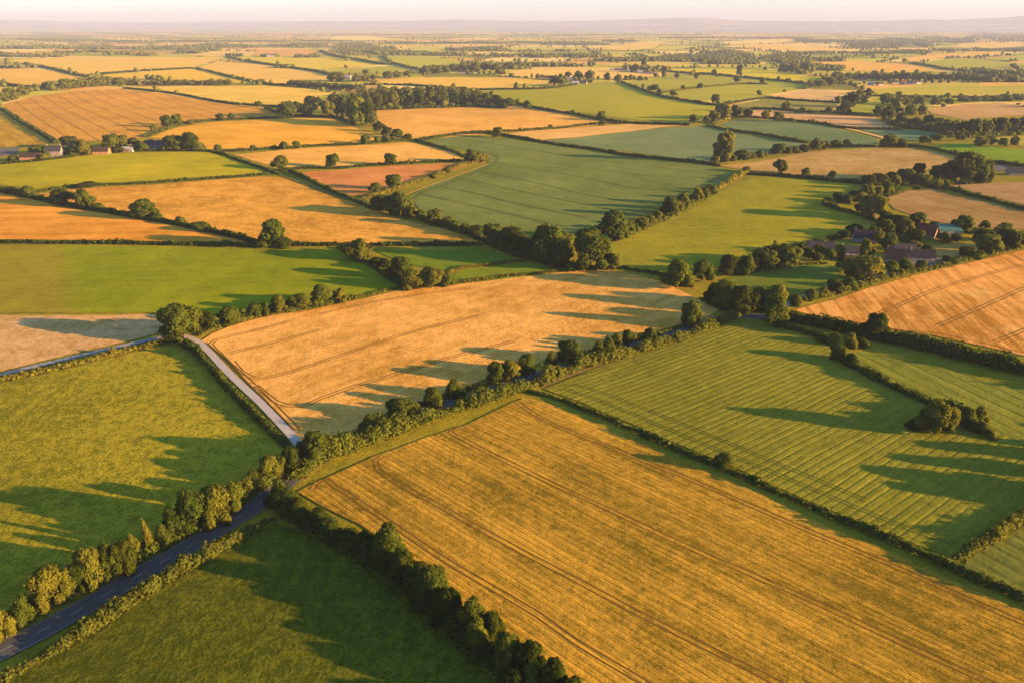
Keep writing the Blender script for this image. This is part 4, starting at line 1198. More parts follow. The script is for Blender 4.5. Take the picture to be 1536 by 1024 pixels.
mass('4,153,14,18,b 19,151,19,24,d 37,144,14,20,o 57,136,9,16,b 75,133,11,20,b 100,135,17,20,o 112,133,13,18,d 125,132,14,20,o 138,131,14,18,d 151,130,14,18,o 164,129,14,18,d 180,129,13,18,o')
_r = random.Random(3)
mass(' '.join(f'{192 + 12.5 * i:.0f},{128.5},{_r.uniform(7, 10):.1f},{_r.uniform(14, 18):.1f},{_r.choice("odB")}' for i in range(13)))
trees('trees at the left of the dense wood', 'from the brown hill at the near end of the dense wood', '432,176,24,28,o 444,173,20,24,d 460,176,20,20,o 466,159,15,20,d 477,161,15,20,B 492,173,22,24,r 504,166,24,22,d 517,177,32,26,o 537,184,42,34,o 536,190,24,28,o 550,188,34,26,d 552,170,30,24,d')
trees('trees along the front of the dense wood', 'along the front of the dense wood facing the tan stubble',
      '563,163,25,22,d 576,162,26,22,o 589,162,26,20,p 602,161,26,20,d 616,161,26,22,o 631,161,26,22,d 647,160,24,22,p 663,160,22,24,o 680,159,21,22,d 696,159,20,20,o 714,159,20,22,d 730,159,18,20,o 746,159,16,18,d 761,161,13,24,d')
mass('546,150,16,22,d 560,148,15,20,o 576,146,15,20,d 592,145,15,20,o 610,145,15,20,d 628,144,14,20,d 645,143,14,20,o 663,142,14,20,p 680,144,14,20,d 698,146,13,18,o 715,148,12,18,d')
trees('trees trailing from the dense wood', 'from the dense wood down to the hedge corner', '569,198,15,18,d 581,203,13,17,d 595,207,13,18,o 611,210,9,14,d')
mass(' '.join(f'{440 + 12.5 * i:.0f},{130 + 0.9 * i:.1f},10,18,{"dBod"[i % 4]}' for i in range(9)))
mass('506,122,14,28,d 536,123,10,18,o 548,122,9,16,o 561,121,9,16,d 582,118,11,17,o 597,117,10,17,d 612,116,10,15,o')
mass('638,113,13,18,d 655,111,12,17,o 668,110,11,17,d 682,108,11,16,o 694,107,12,17,d 711,108,14,19,o 731,107,14,20,p 745,108,13,18,d 750,113,12,16,o 764,104,11,18,d 778,102,10,16,o')
trees('three oaks above the reddish stubble', 'from the grey track in the row of three oaks', '420,254,20,23,o 500,251,19,22,o 586,248,17,19,o')
trees('trees under the smooth golden field', 'on the hedge under the smooth golden field', '427,225,12,14,o 445,224,12,13,o 548,216,13,15,o 566,214,9,9,b 579,213,11,13,o')
trees('trees in the reddish field corner', 'from the track on the lower side of the reddish stubble', '564,290,15,20,o 592,284,22,23,o 651,267,8,12,q 671,259,8,12,q')
trees('trees at the teal crop corner', 'in the clump at the curve of the teal crop', '708,244,19,26,p 720,243,15,16,q 728,242,10,12,q')
trees('trees between golden scrub and teal crop', 'from the track along the lower side of the teal crop', '571,317,23,30,d 600,323,33,38,o 586,320,26,26,d 614,326,17,26,d 630,326,11,20,B 652,337,22,25,o 672,340,14,20,b 683,344,13,18,b 699,348,13,20,b 714,354,15,24,d 740,368,32,30,o 752,374,28,26,d 768,376,35,32,d 780,381,30,26,B 795,384,26,26,d')
trees('great oaks of the central hollow', 'in the hollow where teal crop, stubble and pasture meet', '822,394,54,50,o 848,388,38,28,p 840,400,24,34,d 862,376,18,26,d 884,364,22,36,o 881,378,27,30,p 886,402,46,50,o 916,360,43,42,o 917,402,22,22,r 855,406,11,20,b')
trees('trees up the hedge of the long pasture', 'from the hollow up the hedge between teal crop and long pasture', '932,354,16,20,o 944,350,18,19,o 961,345,19,23,p 975,338,16,17,b 985,331,14,14,q 1003,325,29,25,o 1015,320,20,20,p 1023,315,26,24,o 1043,307,24,23,p 1056,298,16,15,o 1063,285,9,11,q 1069,290,12,13,b 1119,258,8,14,q')
trees('trees beside the golden stubble corner', 'by the low hedge at the foot of the long pasture', '1015,430,39,46,o 1053,421,30,32,o 1032,428,16,18,b')
trees('trees below the long pasture', 'in the row below the long pasture', '1092,411,28,32,d 1107,411,18,20,b 1119,411,27,28,o 1138,403,27,28,d 1151,404,27,28,o 1165,392,24,24,d 1180,399,31,40,o')
trees('trees at the road bend', 'in the dark grove at the bend of the asphalt road', '1070,452,26,28,d 1086,462,40,38,o 1108,465,36,50,d 1126,466,32,30,d 1141,458,26,28,o 1162,464,38,42,r')
plant(1158, 487, 42, 42, 'o', 'large tree with bare trunk at the bend of the asphalt road')
trees('', 'with spreading crown rising from the thick hedge', '1311,507,35,42,d')
trees('bushes above the ribbed field', 'by the short hedge above the ribbed green field', '1232,511,11,18,b 1249,515,16,20,q 1274,518,19,23,q 1293,518,10,20,b')
trees('bushes at the hedge gap', 'at the upper end of the hedge leading to the clump', '1255,538,21,26,p 1275,547,15,28,B')
trees('trees of the field clump', 'in the clump jutting into the ribbed green field', '1366,641,12,18,B 1382,643,28,26,o 1398,646,46,50,p 1420,646,36,36,p 1446,637,27,34,r 1467,633,23,26,r 1459,646,16,22,B 1473,649,16,18,b 1486,656,9,16,q')
trees('', 'on the thin hedge beside the big wheat field', '1085,701,22,32,b')
trees('trees casting shade from the far side', 'along the hedge past the edge of the ribbed field', '1575,757,34,40,o 1610,742,44,46,o 1650,722,44,46,d 1690,700,44,46,o')
trees('trees in the hidden hedge', 'in the field past the end of the clump hedge', '1760,690,38,34,o 1800,735,40,36,d 1745,660,30,30,o 1770,630,30,30,o')
# right middle distance
trees('', 'tall and ragged above the hedge at the end of the long teal crop', '1086,243,45,29,R')
trees('bushes under the ragged tree', 'from the ragged tree along the hedge above the brown stubble', '1072,246,11,13,q 1082,244,20,24,d 1098,241,8,14,b 1113,239,14,22,o 1127,237,8,14,b 1139,236,11,14,q 1167,232,16,22,o 1181,230,9,14,b 1192,229,9,15,b 1205,228,11,16,d 1223,226,18,21,p 1236,224,12,14,d 1252,221,11,14,o 1270,218,9,12,o')
trees('trees by the dirt track', 'along the dark hedge below the pale dirt track', '1333,221,19,27,o 1351,220,12,17,d 1385,216,12,22,d 1405,212,11,20,o 1420,208,12,20,d 1440,211,10,16,o')
trees('bushes at the brown stubble', 'on the dark hedge above the long green pasture', '1168,259,19,22,o 1208,266,14,14,o 1247,268,11,12,d')
trees('trees of the dark round wood', 'from the brown stubble in the dark round wood', '1302,278,15,22,d 1318,277,16,24,d 1335,274,16,20,d 1356,274,21,26,o 1376,267,22,22,d 1381,277,15,28,d 1402,272,24,26,o 1418,273,28,24,d 1441,273,44,38,d 1459,273,40,40,o 1476,273,32,26,d 1405,282,12,15,q 1418,286,14,15,o 1388,281,10,14,q')
trees('trees at the wooded end of the long pasture', 'from the dark round wood down to the farmstead', '1339,285,22,20,p 1329,293,21,21,o 1315,296,16,14,p 1298,298,18,24,o 1290,306,17,20,r 1279,298,12,16,d 1267,304,12,15,b 1256,302,13,16,d 1240,304,8,12,B 1294,318,19,22,o 1311,328,34,46,p 1328,333,16,24,B 1344,336,14,30,B')
trees('trees round the dark-roofed house', 'behind and beside the long dark-roofed house', '1282,352,15,28,d 1265,356,10,18,B 1309,356,18,20,p 1324,354,25,26,o 1318,366,18,20,p 1330,374,24,30,o 1344,352,20,20,d 1356,353,24,28,p 1373,342,23,26,o 1373,362,17,26,d')
trees('garden bushes of the farmstead', 'among the gardens between the farmhouses', '1210,387,15,20,d 1227,381,15,17,p 1227,391,11,15,b 1244,387,13,16,o 1257,385,17,20,o 1267,390,7,20,B 1296,389,29,22,y 1371,370,8,22,q 1390,384,17,20,o 1400,344,11,16,o 1415,362,13,22,p 1432,362,12,16,o 1356,362,8,16,b')
trees('trees in front of the farmstead', 'from the small paddock along the front of the farmstead', '1251,441,20,26,d 1274,410,23,38,p 1293,421,36,46,p 1272,431,15,28,b 1217,448,14,22,b 1235,443,14,16,q 1193,455,13,26,b 1334,408,16,24,o 1356,403,15,20,o 1363,406,9,14,b 1381,404,13,16,o 1351,413,10,11,q 1337,417,9,11,q 1324,420,8,11,q')
trees('trees beyond the teal-roofed shed', 'from the teal-roofed shed along the farmstead hedge', '1441,352,28,28,o 1476,343,12,13,o 1509,346,9,22,r 1496,351,9,18,r 1475,360,15,28,d 1450,386,15,24,d 1480,383,31,40,o 1465,388,12,18,b 1512,374,30,42,d 1531,373,25,20,o 1420,393,9,14,d 1430,396,8,14,b')
trees('trees of the long wood', 'from the rounded grove in the long wood behind teal crops',
      '1318,173,16,18,o 1334,180,22,20,d 1344,172,16,18,d 1352,189,20,20,d 1364,174,17,18,o 1380,173,15,16,p 1371,193,17,20,d 1391,193,21,18,d 1404,194,17,20,d 1418,198,19,18,o 1430,200,19,18,d 1443,203,21,18,d 1459,204,26,22,o 1475,203,23,20,d 1488,202,23,18,o 1501,202,25,20,d 1514,200,23,20,d 1527,199,23,20,o 1545,200,24,24,d')
mass('1328,157,17,17,o 1345,159,13,18,d 1358,159,13,18,o 1369,157,15,16,p 1381,159,14,18,d 1402,159,13,16,o 1423,157,9,16,d 1446,153,9,18,d 1462,153,9,18,o 1478,152,9,18,d 1494,152,9,18,d 1510,152,9,18,o 1527,152,9,18,d')
trees('rounded grove trees', 'in the rounded grove beside the bright green wedge', '1243,170,10,12,q 1264,172,20,22,o 1277,161,23,26,d 1287,151,15,18,o 1301,148,15,18,d 1290,157,14,18,d')
trees('', 'alone on the bright green field edge before the village', '1348,145,8,9,p')
mass('1147,180,14,13,o 1167,183,15,15,o 1178,166,14,15,o 1188,183,6,10,b 1219,186,7,8,b')
mass('1470,221,16,20,d 1487,218,14,17,o 1504,220,13,14,o 1521,220,16,13,d')
trees('grove at the teal crop corner', 'in the grove at the top of the long teal crop', '1041,185,13,13,o 1061,184,10,12,p 1070,183,17,18,p 1083,179,23,26,o 1103,177,19,20,d 1121,177,14,15,d 1073,155,14,15,o')
trees('trees on the tan stubble', 'by the tan stubble and the pale wedge', '746,207,16,16,o 764,160,13,16,d 790,164,13,15,o 901,180,13,14,o 903,188,9,10,o 825,193,6,7,d')
trees('single trees in the dotted meadow', 'from the farm row in the dotted meadow', '1015,118,9,8,o 1043,119,10,8,o 1071,113,9,9,o 1105,124,10,11,o 1143,126,9,8,o 1024,135,7,7,o 1050,133,8,10,o 984,136,9,9,o 988,141,7,8,d 1009,144,8,9,o')
trees('pointed trees beyond the farm', 'standing up beyond the white-roofed farm', '995,117,18,9,y 1109,114,17,9,T 966,100,14,11,o 953,109,13,13,o')
trees('trees of the white-roofed farm', 'from the barn around the white-roofed farm', '833,128,11,16,d 842,129,17,20,o 853,116,8,12,d 868,121,14,19,o 884,122,16,17,p 911,122,13,11,o 927,125,13,13,o 939,120,7,8,b 946,119,7,8,b')
mass('1175,109,13,16,p 1190,109,13,16,p 1206,107,13,15,o 1213,104,10,13,d 1230,131,11,18,d 1246,129,14,18,o 1262,126,13,17,p 1256,118,10,17,d 1272,121,12,17,o')
mass(' '.join(f'{1284 + 12.8 * i:.0f},{120.5 + 0.15 * i:.1f},{_r.uniform(10, 13):.1f},{_r.uniform(15, 20):.1f},{_r.choice("odp")}' for i in range(19)))

# ================================================================ buildings
TILE = plain_mat('dark_slate', (0.020, 0.016, 0.019, 1), 0.25, 1.5)
BRICKR = plain_mat('brown_tile', (0.03, 0.018, 0.014, 1), 0.25, 1.5)
REDT = plain_mat('red_tile', (0.085, 0.022, 0.015, 1), 0.25, 1.5)
GREYR = plain_mat('grey_slate', (0.030, 0.026, 0.027, 1), 0.25, 1.5)
TEALR = plain_mat('teal_sheet', (0.024, 0.075, 0.052, 1), 0.12, 1.0, 0.7, 0.1)
WHITER = plain_mat('white_sheet', (0.23, 0.185, 0.155, 1), 0.1, 1.0)
STONE = plain_mat('stone_wall', (0.15, 0.11, 0.085, 1), 0.3, 2.0)
BRICK = plain_mat('brick_wall', (0.20, 0.095, 0.05, 1), 0.25, 2.0)
RENDERED = plain_mat('pale_wall', (0.24, 0.18, 0.14, 1), 0.12, 1.0)
TIMBER = plain_mat('timber_wall', (0.16, 0.085, 0.05, 1), 0.3, 2.0)
GLASS = plain_mat('window_glass', (0.02, 0.024, 0.03, 1), 0.1, 1.0, 0.2, 0.5, 0.0)
FRAME = plain_mat('window_frame', (0.55, 0.52, 0.48, 1), 0.1, 1.0)


def box(bm, x0, x1, y0, y1, z0, z1):
    v = [bm.verts.new(p) for p in ((x0, y0, z0), (x1, y0, z0), (x1, y1, z0), (x0, y1, z0), (x0, y0, z1), (x1, y0, z1), (x1, y1, z1), (x0, y1, z1))]
    for f in ((0, 3, 2, 1), (4, 5, 6, 7), (0, 1, 5, 4), (1, 2, 6, 5), (2, 3, 7, 6), (3, 0, 4, 7)):
        bm.faces.new([v[i] for i in f])


def part(name, bm, mat, parent):
    me = bpy.data.meshes.new(name)
    bm.to_mesh(me)
    bm.free()
    me.materials.append(mat)
    return link(name, me, parent)


def house(u, v, L, D, hw, hr, yaw, wall, roof, label, name='house', cat='house', chim=0, win=0, door=True, mono=False, detail=True, group=None):
    """ridge along local x; yaw in degrees from the across direction; hw eaves height, hr ridge height"""
    p = P(u, v)
    root = empty(name, p, math.radians(yaw))
    tag(root, label, cat, group)
    b = bmesh.new()
    z0 = -0.6
    if mono:
        a = [(-L / 2, -D / 2), (L / 2, -D / 2), (L / 2, D / 2), (-L / 2, D / 2)]
        zz = [hw, hw, hr, hr]
        lo = [b.verts.new((x, y, z0)) for x, y in a]
        hi = [b.verts.new((x, y, z)) for (x, y), z in zip(a, zz)]
        for i in range(4):
            j = (i + 1) % 4
            b.faces.new((lo[i], lo[j], hi[j], hi[i]))
        b.faces.new(hi)
    else:
        prof = [(-D / 2, z0), (D / 2, z0), (D / 2, hw), (0, hr), (-D / 2, hw)]
        l_ = [b.verts.new((-L / 2, y, z)) for y, z in prof]
        r_ = [b.verts.new((L / 2, y, z)) for y, z in prof]
        b.faces.new(l_[::-1])
        b.faces.new(r_)
        for i in range(5):
            j = (i + 1) % 5
            b.faces.new((l_[i], l_[j], r_[j], r_[i]))
    bmesh.ops.recalc_face_normals(b, faces=b.faces[:])
    part('wall', b, wall, root)
    b = bmesh.new()
    o, th = 0.45, 0.22
    if mono:
        sl = (hr - hw) / D
        q = [(-L / 2 - o, -D / 2 - o, hw - sl * o), (L / 2 + o, -D / 2 - o, hw - sl * o), (L / 2 + o, D / 2 + o, hr + sl * o), (-L / 2 - o, D / 2 + o, hr + sl * o)]
        lo = [b.verts.new((x, y, z + 0.03)) for x, y, z in q]
        hi = [b.verts.new((x, y, z + th)) for x, y, z in q]
        b.faces.new(lo[::-1])
        b.faces.new(hi)
        for i in range(4):
            j = (i + 1) % 4
            b.faces.new((lo[i], lo[j], hi[j], hi[i]))
    else:
        sl = (hr - hw) / (D / 2)
        prof = [(-D / 2 - o, hw - sl * o + 0.03), (0, hr + 0.03), (D / 2 + o, hw - sl * o + 0.03), (D / 2 + o, hw - sl * o + th), (0, hr + th + 0.08), (-D / 2 - o, hw - sl * o + th)]
        l_ = [b.verts.new((-L / 2 - o, y, z)) for y, z in prof]
        r_ = [b.verts.new((L / 2 + o, y, z)) for y, z in prof]
        for i in range(6):
            j = (i + 1) % 6
            b.faces.new((l_[i], l_[j], r_[j], r_[i]))
        for vv, fl in ((l_, 1), (r_, 0)):
            for quad in ((vv[0], vv[1], vv[4], vv[5]), (vv[1], vv[2], vv[3], vv[4])):
                b.faces.new(quad[::-1] if fl else quad)
    bmesh.ops.recalc_face_normals(b, faces=b.faces[:])
    rf = part('roof', b, roof, root)
    for i in range(chim):
        b = bmesh.new()
        x = (-L / 2 + 0.7) if i == 0 else (L / 2 - 0.7)
        box(b, x - 0.5, x + 0.5, -0.45, 0.45, hr - 0.8, hr + 1.5)
        box(b, x - 0.6, x + 0.6, -0.55, 0.55, hr + 1.502, hr + 1.65)
        part('chimney', b, wall, rf)
    if not detail:
        return root

    def opening(nm, cx, cz, w, h, face, mat):
        b = bmesh.new()
        if face == 'front':
            box(b, cx - w / 2, cx + w / 2, -D / 2 - 0.04, -D / 2 + 0.05, cz - h / 2, cz + h / 2)
        else:
            box(b, L / 2 - 0.05, L / 2 + 0.04, cx - w / 2, cx + w / 2, cz - h / 2, cz + h / 2)
        return part(nm, b, mat, root)

    floors = [1.5] if hw < 4 else [1.5, 4.0]
    for fz in floors:
        for i in range(win):
            cx = -L / 2 + L * (i + 0.5) / win
            if door and fz == 1.5 and i == win // 2:
                continue
            fr = opening('window', cx, fz, 1.25, 1.35, 'front', FRAME)
            b = bmesh.new()
            box(b, cx - 0.5, cx + 0.5, -D / 2 - 0.07, -D / 2 - 0.045, fz - 0.56, fz + 0.56)
            part('pane', b, GLASS, fr)
        if win and D > 5:
            for cy in (-D / 5, D / 5):
                fr = opening('window', cy, fz, 1.1, 1.25, 'side', FRAME)
                b = bmesh.new()
                box(b, L / 2 + 0.045, L / 2 + 0.07, cy - 0.42, cy + 0.42, fz - 0.5, fz + 0.5)
                part('pane', b, GLASS, fr)
    if door:
        cx = -L / 2 + L * ((win // 2 if win else 0) + 0.5) / max(win, 1)
        opening('door', cx, 1.05, 1.0 if win else 3.0, 2.1 if win else 2.6, 'front', TIMBER)
    return root


# farmstead on the right
house(1296, 362, 14, 7.5, 3.0, 7.2, -14, STONE, TILE, 'long stone house with dark slate roof among the farmstead trees', chim=1, win=4)
house(1341, 393, 11, 8.5, 3.4, 7.8, -18, BRICK, BRICKR, 'brick farmhouse with two chimneys and sunlit gable', chim=2, win=3)
house(1380, 392, 14, 6.5, 3.6, 7.0, -10, STONE, TILE, 'grey farmhouse with slate roof and pinkish lit gable beside the gravel yard', chim=1, win=4)
house(1354, 384, 13, 7.5, 3.4, 7.4, 4, STONE, TILE, 'dark slate-roofed barn tucked behind the brick farmhouse', 'barn', 'barn', win=2)
house(1389, 355, 11, 9, 3.0, 8.6, -40, BRICK, REDT, 'red-tiled house between trees above the gardens', chim=1, win=3)
house(1421, 354, 14, 9, 4.6, 6.6, -6, RENDERED, TEALR, 'shed with teal metal roof at the top of the farmstead', 'shed', 'shed', win=2, mono=True)
house(1274, 382, 11, 6, 2.6, 5.0, -8, RENDERED, GREYR, 'low cottage with pinkish walls half hidden behind the pale upright tree', chim=1, win=3)
house(1230, 375, 15, 8, 2.4, 5.4, -12, STONE, GREYR, 'low grey-roofed outbuilding at the pasture end of the farmstead', 'outbuilding', 'outbuilding', win=2)
house(1526, 262, 18, 9, 3.0, 6.6, -10, STONE, GREYR, 'grey-purple roofed house beside the dark round wood', win=3)
# stone farm on the left
house(48, 240, 19, 9, 3.4, 6.8, 8, BRICK, BRICKR, 'long brick barn with brown roof at the frame edge', 'barn', 'barn', win=0)
house(84, 234, 15, 9, 5.6, 10.5, 4, STONE, GREYR, 'tall stone farmhouse with two chimneys and pale gables', chim=2, win=4)
house(153, 231, 16, 9, 3.2, 7.2, 6, BRICK, BRICKR, 'brick barn with a dark gable between the farm trees', 'barn', 'barn', win=0)
house(193, 227, 13, 8, 2.8, 4.6, -4, RENDERED, WHITER, 'low white shed between the farm trees', 'shed', 'shed', win=0)
house(225, 223, 11, 9, 4.2, 9.4, 70, STONE, GREYR, 'grey-roofed cottage with its gable showing behind the farm trees', win=2)
house(239, 223, 12, 9, 4.0, 8.6, 20, STONE, GREYR, 'second grey-roofed cottage beside the dark farm trees', win=2)
# white-roofed farm in the distance
house(820, 119, 46, 15, 4.5, 8.6, 2, TIMBER, BRICKR, 'very long brown-roofed barn on the pale field', 'barn', 'barn', detail=False)
house(855, 122, 16, 12, 4.0, 9.0, -20, RENDERED, WHITER, 'white-roofed farm building beside the long brown barn', 'barn', 'barn', detail=False)
house(863, 127, 17, 11, 3.6, 7.6, -10, RENDERED, WHITER, 'low white shed at the edge of the smooth light pasture', 'shed', 'shed', detail=False)
house(876, 126, 13, 9, 3.6, 7.4, -15, RENDERED, GREYR, 'small pale house under the golden tree of the white-roofed farm', detail=False)
house(825, 127, 9, 8, 3.2, 5.0, 0, TIMBER, TILE, 'small dark shed by the hedge of the white-roofed farm', 'shed', 'shed', detail=False)
for i, (u, v, L, lb) in enumerate(((916, 105, 9, 'tiny white house at the start of the far farm row'), (930, 106.5, 34, 'long grey-roofed building in the far farm row'), (948, 107.5, 26, 'pale shed in the middle of the far farm row'),
                                   (960, 109.5, 14, 'small white-roofed shed in the far farm row'), (968, 111, 9, 'last white house of the far farm row'), (808, 99.5, 22, 'pale house at the edge of the far woods'),
                                   (824, 99, 34, 'long pinkish building at the edge of the far woods'))):
    house(u, v, L, 10, 3.4, 7.0, -8, RENDERED, (WHITER, GREYR)[i in (1, 4)], lb, detail=False)
for i, (u, v, lb) in enumerate(((1306, 128, 'white house at the tree end of the wooded village'), (1320, 128.5, 'pale house beside the long yellow-green field'), (1341, 126, 'brown-roofed house in the middle of the wooded village'),
                                (1354, 127, 'white cottage with red roof in the wooded village'), (1364, 127.5, 'small white cottage next to the red-roofed one'), (1376, 126, 'grey-roofed house at the far end of the wooded village'),
                                (1294, 122, 'house half hidden in the trees of the wooded village'))):
    house(u, v, 13, 9, 4.0, 8.0, (-25, 10, 0, 30, -10, 15, -20)[i], RENDERED, (WHITER, GREYR, BRICKR, REDT, GREYR, GREYR, BRICKR)[i], lb, detail=False)
house(522, 119, 18, 11, 4.4, 9.0, -15, RENDERED, WHITER, 'pale house among the trees beyond the dark strip', detail=False)
house(699, 110.5, 44, 13, 4, 8, -4, RENDERED, BRICKR, 'long pinkish farm building above the peach strip', 'barn', 'barn', detail=False)
house(406, 86, 34, 14, 5, 9, 2, RENDERED, WHITER, 'white barn on the far side of the lemon yellow field', 'barn', 'barn', detail=False)

# ================================================================ far woods and hedgerow trees, one mass
def far_woods():
    rng = np.random.default_rng(23)
    pts = []

    def add(x, y, h, w):
        pts.append((x, y, h, w))

    for (a, b, r) in edge_trees:
        L = math.hypot(b[0] - a[0], b[1] - a[1])
        dist = math.hypot(a[0], a[1])
        if dist > 17000:
            continue
        n = int(L / (9 + dist * 0.0022))
        for i in range(n):
            if rng.random() < 0.25:
                continue
            t = (i + rng.random()) / n
            x = a[0] + (b[0] - a[0]) * t + rng.normal() * 3
            y = a[1] + (b[1] - a[1]) * t + rng.normal() * 3
            if taken(x, y):
                continue
            big = rng.random() < 0.45
            h = rng.uniform(8, 13) if big else rng.uniform(3, 6)
            add(x, y, h, h * rng.uniform(0.9, 1.4) if big else rng.uniform(6, 12))
    bands = [(0, 78, 49, 86), (51, 80, 86, 86), (86, 75, 120, 80), (121, 74, 158, 79), (165, 76, 228, 84), (0, 99, 30, 103), (268, 74, 300, 81), (300, 71, 312, 80), (316, 70, 330, 77), (300, 64, 385, 72), (384, 65, 432, 70), (431, 63, 482, 70),
             (513, 62, 596, 82), (341, 81, 364, 85), (390, 82, 418, 86), (443, 82, 486, 87), (415, 99, 441, 103), (516, 97, 528, 103), (596, 76, 690, 84), (680, 67, 752, 77), (696, 79, 790, 86), (784, 73, 812, 78), (795, 78, 902, 87),
             (836, 71, 864, 78), (823, 60, 902, 68), (782, 93, 832, 101), (832, 90, 884, 101), (898, 85, 975, 93), (964, 74, 1108, 94), (1050, 72, 1202, 97), (909, 57, 950, 63), (945, 99, 1000, 106), (1200, 56, 1282, 64), (1280, 54, 1390, 73),
             (1386, 46, 1560, 65), (1200, 87, 1264, 93), (1200, 77, 1335, 81), (1415, 71, 1560, 77), (1340, 73, 1388, 81), (1200, 96, 1262, 113), (1450, 103, 1560, 113), (1480, 112, 1560, 124), (633, 99, 674, 108), (674, 96, 704, 105), (703, 92, 784, 104),
             (0, 66, 300, 74), (100, 58, 520, 63), (600, 60, 830, 66), (1000, 54, 1200, 58), (500, 50, 1000, 53), (0, 56, 120, 60)]
    for u0, v0, u1, v1 in bands:
        a, b = P(u0, v1), P(u1, v1)
        far = P((u0 + u1) / 2, max(v0 + 4, 50)).y
        near = a.y
        far = max(far, near * 1.03)
        area = (b.x - a.x) * (far - near)
        n = int(min(2600, max(25, area / 120.0)))
        q1, q2, q3 = rng.uniform(0, 6.28, 3)
        wd = u1 - u0
        for _ in range(n):
            t = rng.random()
            u = u0 + wd * (rng.random() + 0.08 * rng.normal())
            e0 = 0.12 * math.sin(u / 23.0 + q1) + 0.08 * math.sin(u / 9.0 + q2)
            e1 = 0.62 + 0.3 * math.sin(u / 31.0 + q3) + 0.14 * math.sin(u / 11.0 + q1)
            y = near + (far - near) * (max(0.0, e0) + t * e1)
            x = (u - 768) / FPX * (y * CP + CAMH * SP)
            # ragged outline
            if rng.random() < 0.1 + 0.75 * (math.sin(x / 95.0 + y / 260.0 + q2) + 0.6 * math.sin(x / 41.0 - y / 150.0 + q3) > 0.45):
                continue
            h = rng.uniform(4.5, 14)
            add(x, y, h, h * rng.uniform(0.9, 1.7))
    pts_ = np.array(pts)
    # keep the many-treed belts out of the traced foreground fields
    iv, iff = ICO1
    n = len(pts_)
    print('far trees', n)
    z = terrain(pts_[:, 0], pts_[:, 1])
    ph = rng.uniform(0, 6.28, n)
    V = np.empty((n, len(iv), 3))
    jit = 1 + rng.uniform(-0.28, 0.28, (n, len(iv)))
    ca, sa = np.cos(ph), np.sin(ph)
    bx = iv[None, :, 0] * ca[:, None] - iv[None, :, 1] * sa[:, None]
    by = iv[None, :, 0] * sa[:, None] + iv[None, :, 1] * ca[:, None]
    V[:, :, 0] = pts_[:, 0:1] + bx * jit * pts_[:, 3:4] / 2
    V[:, :, 1] = pts_[:, 1:2] + by * jit * pts_[:, 3:4] / 2
    V[:, :, 2] = z[:, None] + pts_[:, 2:3] * (0.47 + 0.53 * iv[None, :, 2] * jit)
    F = (iff[None] + (np.arange(n) * len(iv))[:, None, None]).reshape(-1, 3)
    V, F = [V.reshape(-1, 3)], [F]
    off = n * len(iv)
    for i, (u, v, hp, wp, k) in enumerate(MASS):
        p = P(u, v)
        sx, sy = px_per_m(p)
        me = CROWN[KIND[k][0]]['far'][i % len(CROWN[KIND[k][0]]['far'])]
        cv = np.empty(len(me.vertices) * 3, np.float32)
        me.vertices.foreach_get('co', cv)
        cv = cv.reshape(-1, 3)
        a = rng.uniform(0, 6.28)
        cw = cv.copy()
        cw[:, 0] = (cv[:, 0] * math.cos(a) - cv[:, 1] * math.sin(a)) * wp / sx + p.x
        cw[:, 1] = (cv[:, 0] * math.sin(a) + cv[:, 1] * math.cos(a)) * wp / sx + p.y
        cw[:, 2] = cv[:, 2] * hp / sy + p.z
        fv = np.empty(len(me.polygons) * 3, np.int32)
        me.polygons.foreach_get('vertices', fv)
        V.append(cw)
        F.append(fv.reshape(-1, 3) + off)
        off += len(cw)
    V, F = np.vstack(V), np.vstack(F)
    o = link('woodland', mesh_np('woodland', V, F, (HLEAF,), smooth=True))
    o['tone'] = 0.35
    tag(o, 'far woods and hedgerow trees fading into the hazy plain', 'woodland', kind='stuff')


far_woods()
# ================================================================ light, air, camera
SUN_EL, SUN_AZ = math.radians(10.5), math.radians(104.8)
w = bpy.data.worlds.new('World')
SC.world = w
w.use_nodes = True
nt = w.node_tree
nt.nodes.clear()
sky = nt.nodes.new('ShaderNodeTexSky')
sky.sky_type = 'NISHITA'
sky.sun_disc = False
sky.sun_elevation = SUN_EL
sky.sun_rotation = SUN_AZ
sky.altitude = 100
sky.air_density = 1.0
sky.dust_density = 0.8
sky.ozone_density = 2.0
bg = nt.nodes.new('ShaderNodeBackground')
bg.inputs[1].default_value = 0.07
wo = nt.nodes.new('ShaderNodeOutputWorld')
hs = nt.nodes.new('ShaderNodeHueSaturation')
hs.inputs['Saturation'].default_value = 0.9
nt.links.new(sky.outputs[0], hs.inputs['Color'])
tn = nt.nodes.new('ShaderNodeMix')
tn.data_type = 'RGBA'
tn.blend_type = 'MULTIPLY'
tn.inputs[0].default_value = 1.0
tc = nt.nodes.new('ShaderNodeTexCoord')
sx = nt.nodes.new('ShaderNodeSeparateXYZ')
nt.links.new(tc.outputs['Generated'], sx.inputs[0])
mr = nt.nodes.new('ShaderNodeMapRange')
mr.inputs[1].default_value = 0.03
mr.inputs[2].default_value = 0.4
nt.links.new(sx.outputs[2], mr.inputs[0])
gt = nt.nodes.new('ShaderNodeMix')  # tints added to the sky: cream kept low down, shade fill cooled above
gt.data_type = 'RGBA'
gt.inputs[6].default_value = (0.66, 0.73, 1.0, 1)
gt.inputs[7].default_value = (0.63, 1.08, 1.48, 1)
nt.links.new(mr.outputs[0], gt.inputs[0])
nt.links.new(gt.outputs[2], tn.inputs[7])
nt.links.new(hs.outputs[0], tn.inputs[6])
nt.links.new(tn.outputs[2], bg.inputs[0])
nt.links.new(bg.outputs[0], wo.inputs[0])

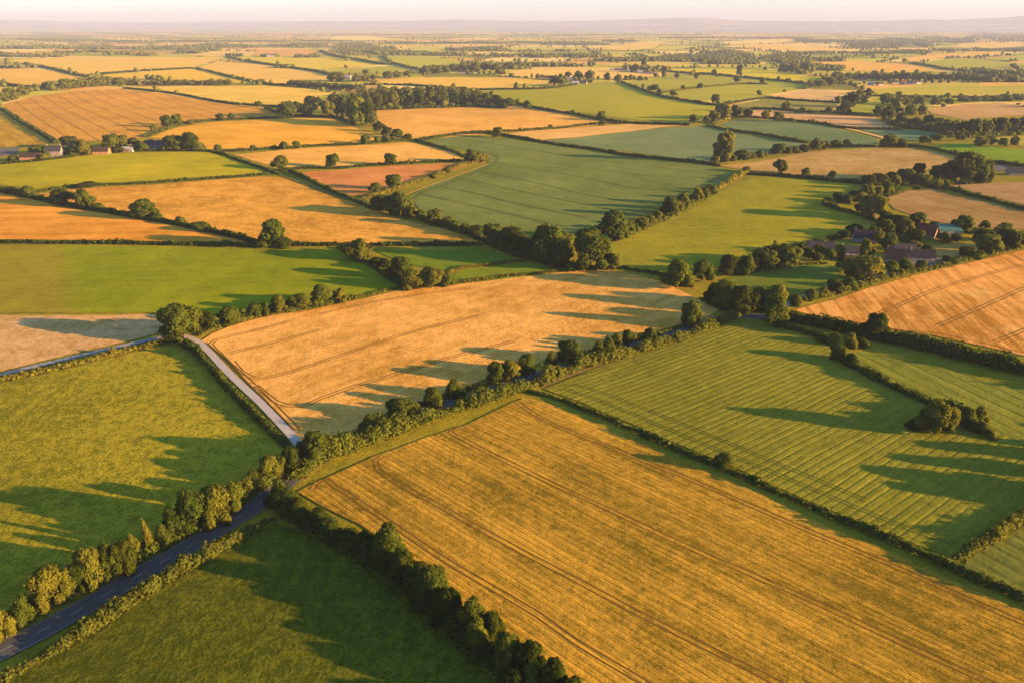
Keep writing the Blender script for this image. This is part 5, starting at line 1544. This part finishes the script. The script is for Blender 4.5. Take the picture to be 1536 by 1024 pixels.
sd = bpy.data.lights.new('sun', 'SUN')
sd.energy = 5.0
sd.angle = math.radians(0.5)
sd.color = (1.0, 0.66, 0.28)
so = bpy.data.objects.new('sun', sd)
COL.objects.link(so)
dv = -Vector((math.sin(SUN_AZ) * math.cos(SUN_EL), math.cos(SUN_AZ) * math.cos(SUN_EL), math.sin(SUN_EL)))
so.rotation_euler = dv.to_track_quat('-Z', 'Y').to_euler()
so.location = (600, -150, 400)

HAZE_ON = True
if HAZE_ON:
    bm = bmesh.new()
    bmesh.ops.create_cube(bm, size=1.0)
    for v in bm.verts:
        v.co = Vector((v.co.x * 70000, 16000 + v.co.y * 36000, -12 + (v.co.z + 0.5) * 520))
    me = bpy.data.meshes.new('haze')
    bm.to_mesh(me)
    bm.free()
    hz = bpy.data.materials.new('haze_air')
    hz.use_nodes = True
    t = hz.node_tree
    t.nodes.clear()
    o = t.nodes.new('ShaderNodeOutputMaterial')
    pv = t.nodes.new('ShaderNodeVolumePrincipled')
    pv.inputs['Color'].default_value = (0.315, 0.33, 0.43, 1)
    pv.inputs['Density'].default_value = 0.000058
    pv.inputs['Anisotropy'].default_value = 0.0
    t.links.new(pv.outputs[0], o.inputs['Volume'])
    me.materials.append(hz)
    tag(link('haze', me), 'pale evening haze over the plain', 'haze', kind='stuff')

cd = bpy.data.cameras.new('camera')
cd.sensor_width = 36.0
cd.lens = 36.0 * FPX / PW
cd.clip_start = 1.0
cd.clip_end = 60000
co = bpy.data.objects.new('camera', cd)
COL.objects.link(co)
co.location = (0, 0, CAMH)
co.rotation_euler = (math.pi / 2 - PITCH, 0, 0)
SC.camera = co

SC.view_settings.view_transform = 'Standard'
SC.view_settings.look = 'None'
SC.view_settings.exposure = 2.88
SC.view_settings.gamma = 1.0
SC.cycles.max_bounces = 5
SC.cycles.diffuse_bounces = 2
SC.cycles.glossy_bounces = 1
SC.cycles.transmission_bounces = 2
SC.cycles.volume_bounces = 0
SC.cycles.transparent_max_bounces = 4
SC.cycles.use_denoising = True
SC.cycles.sample_clamp_indirect = 4.0
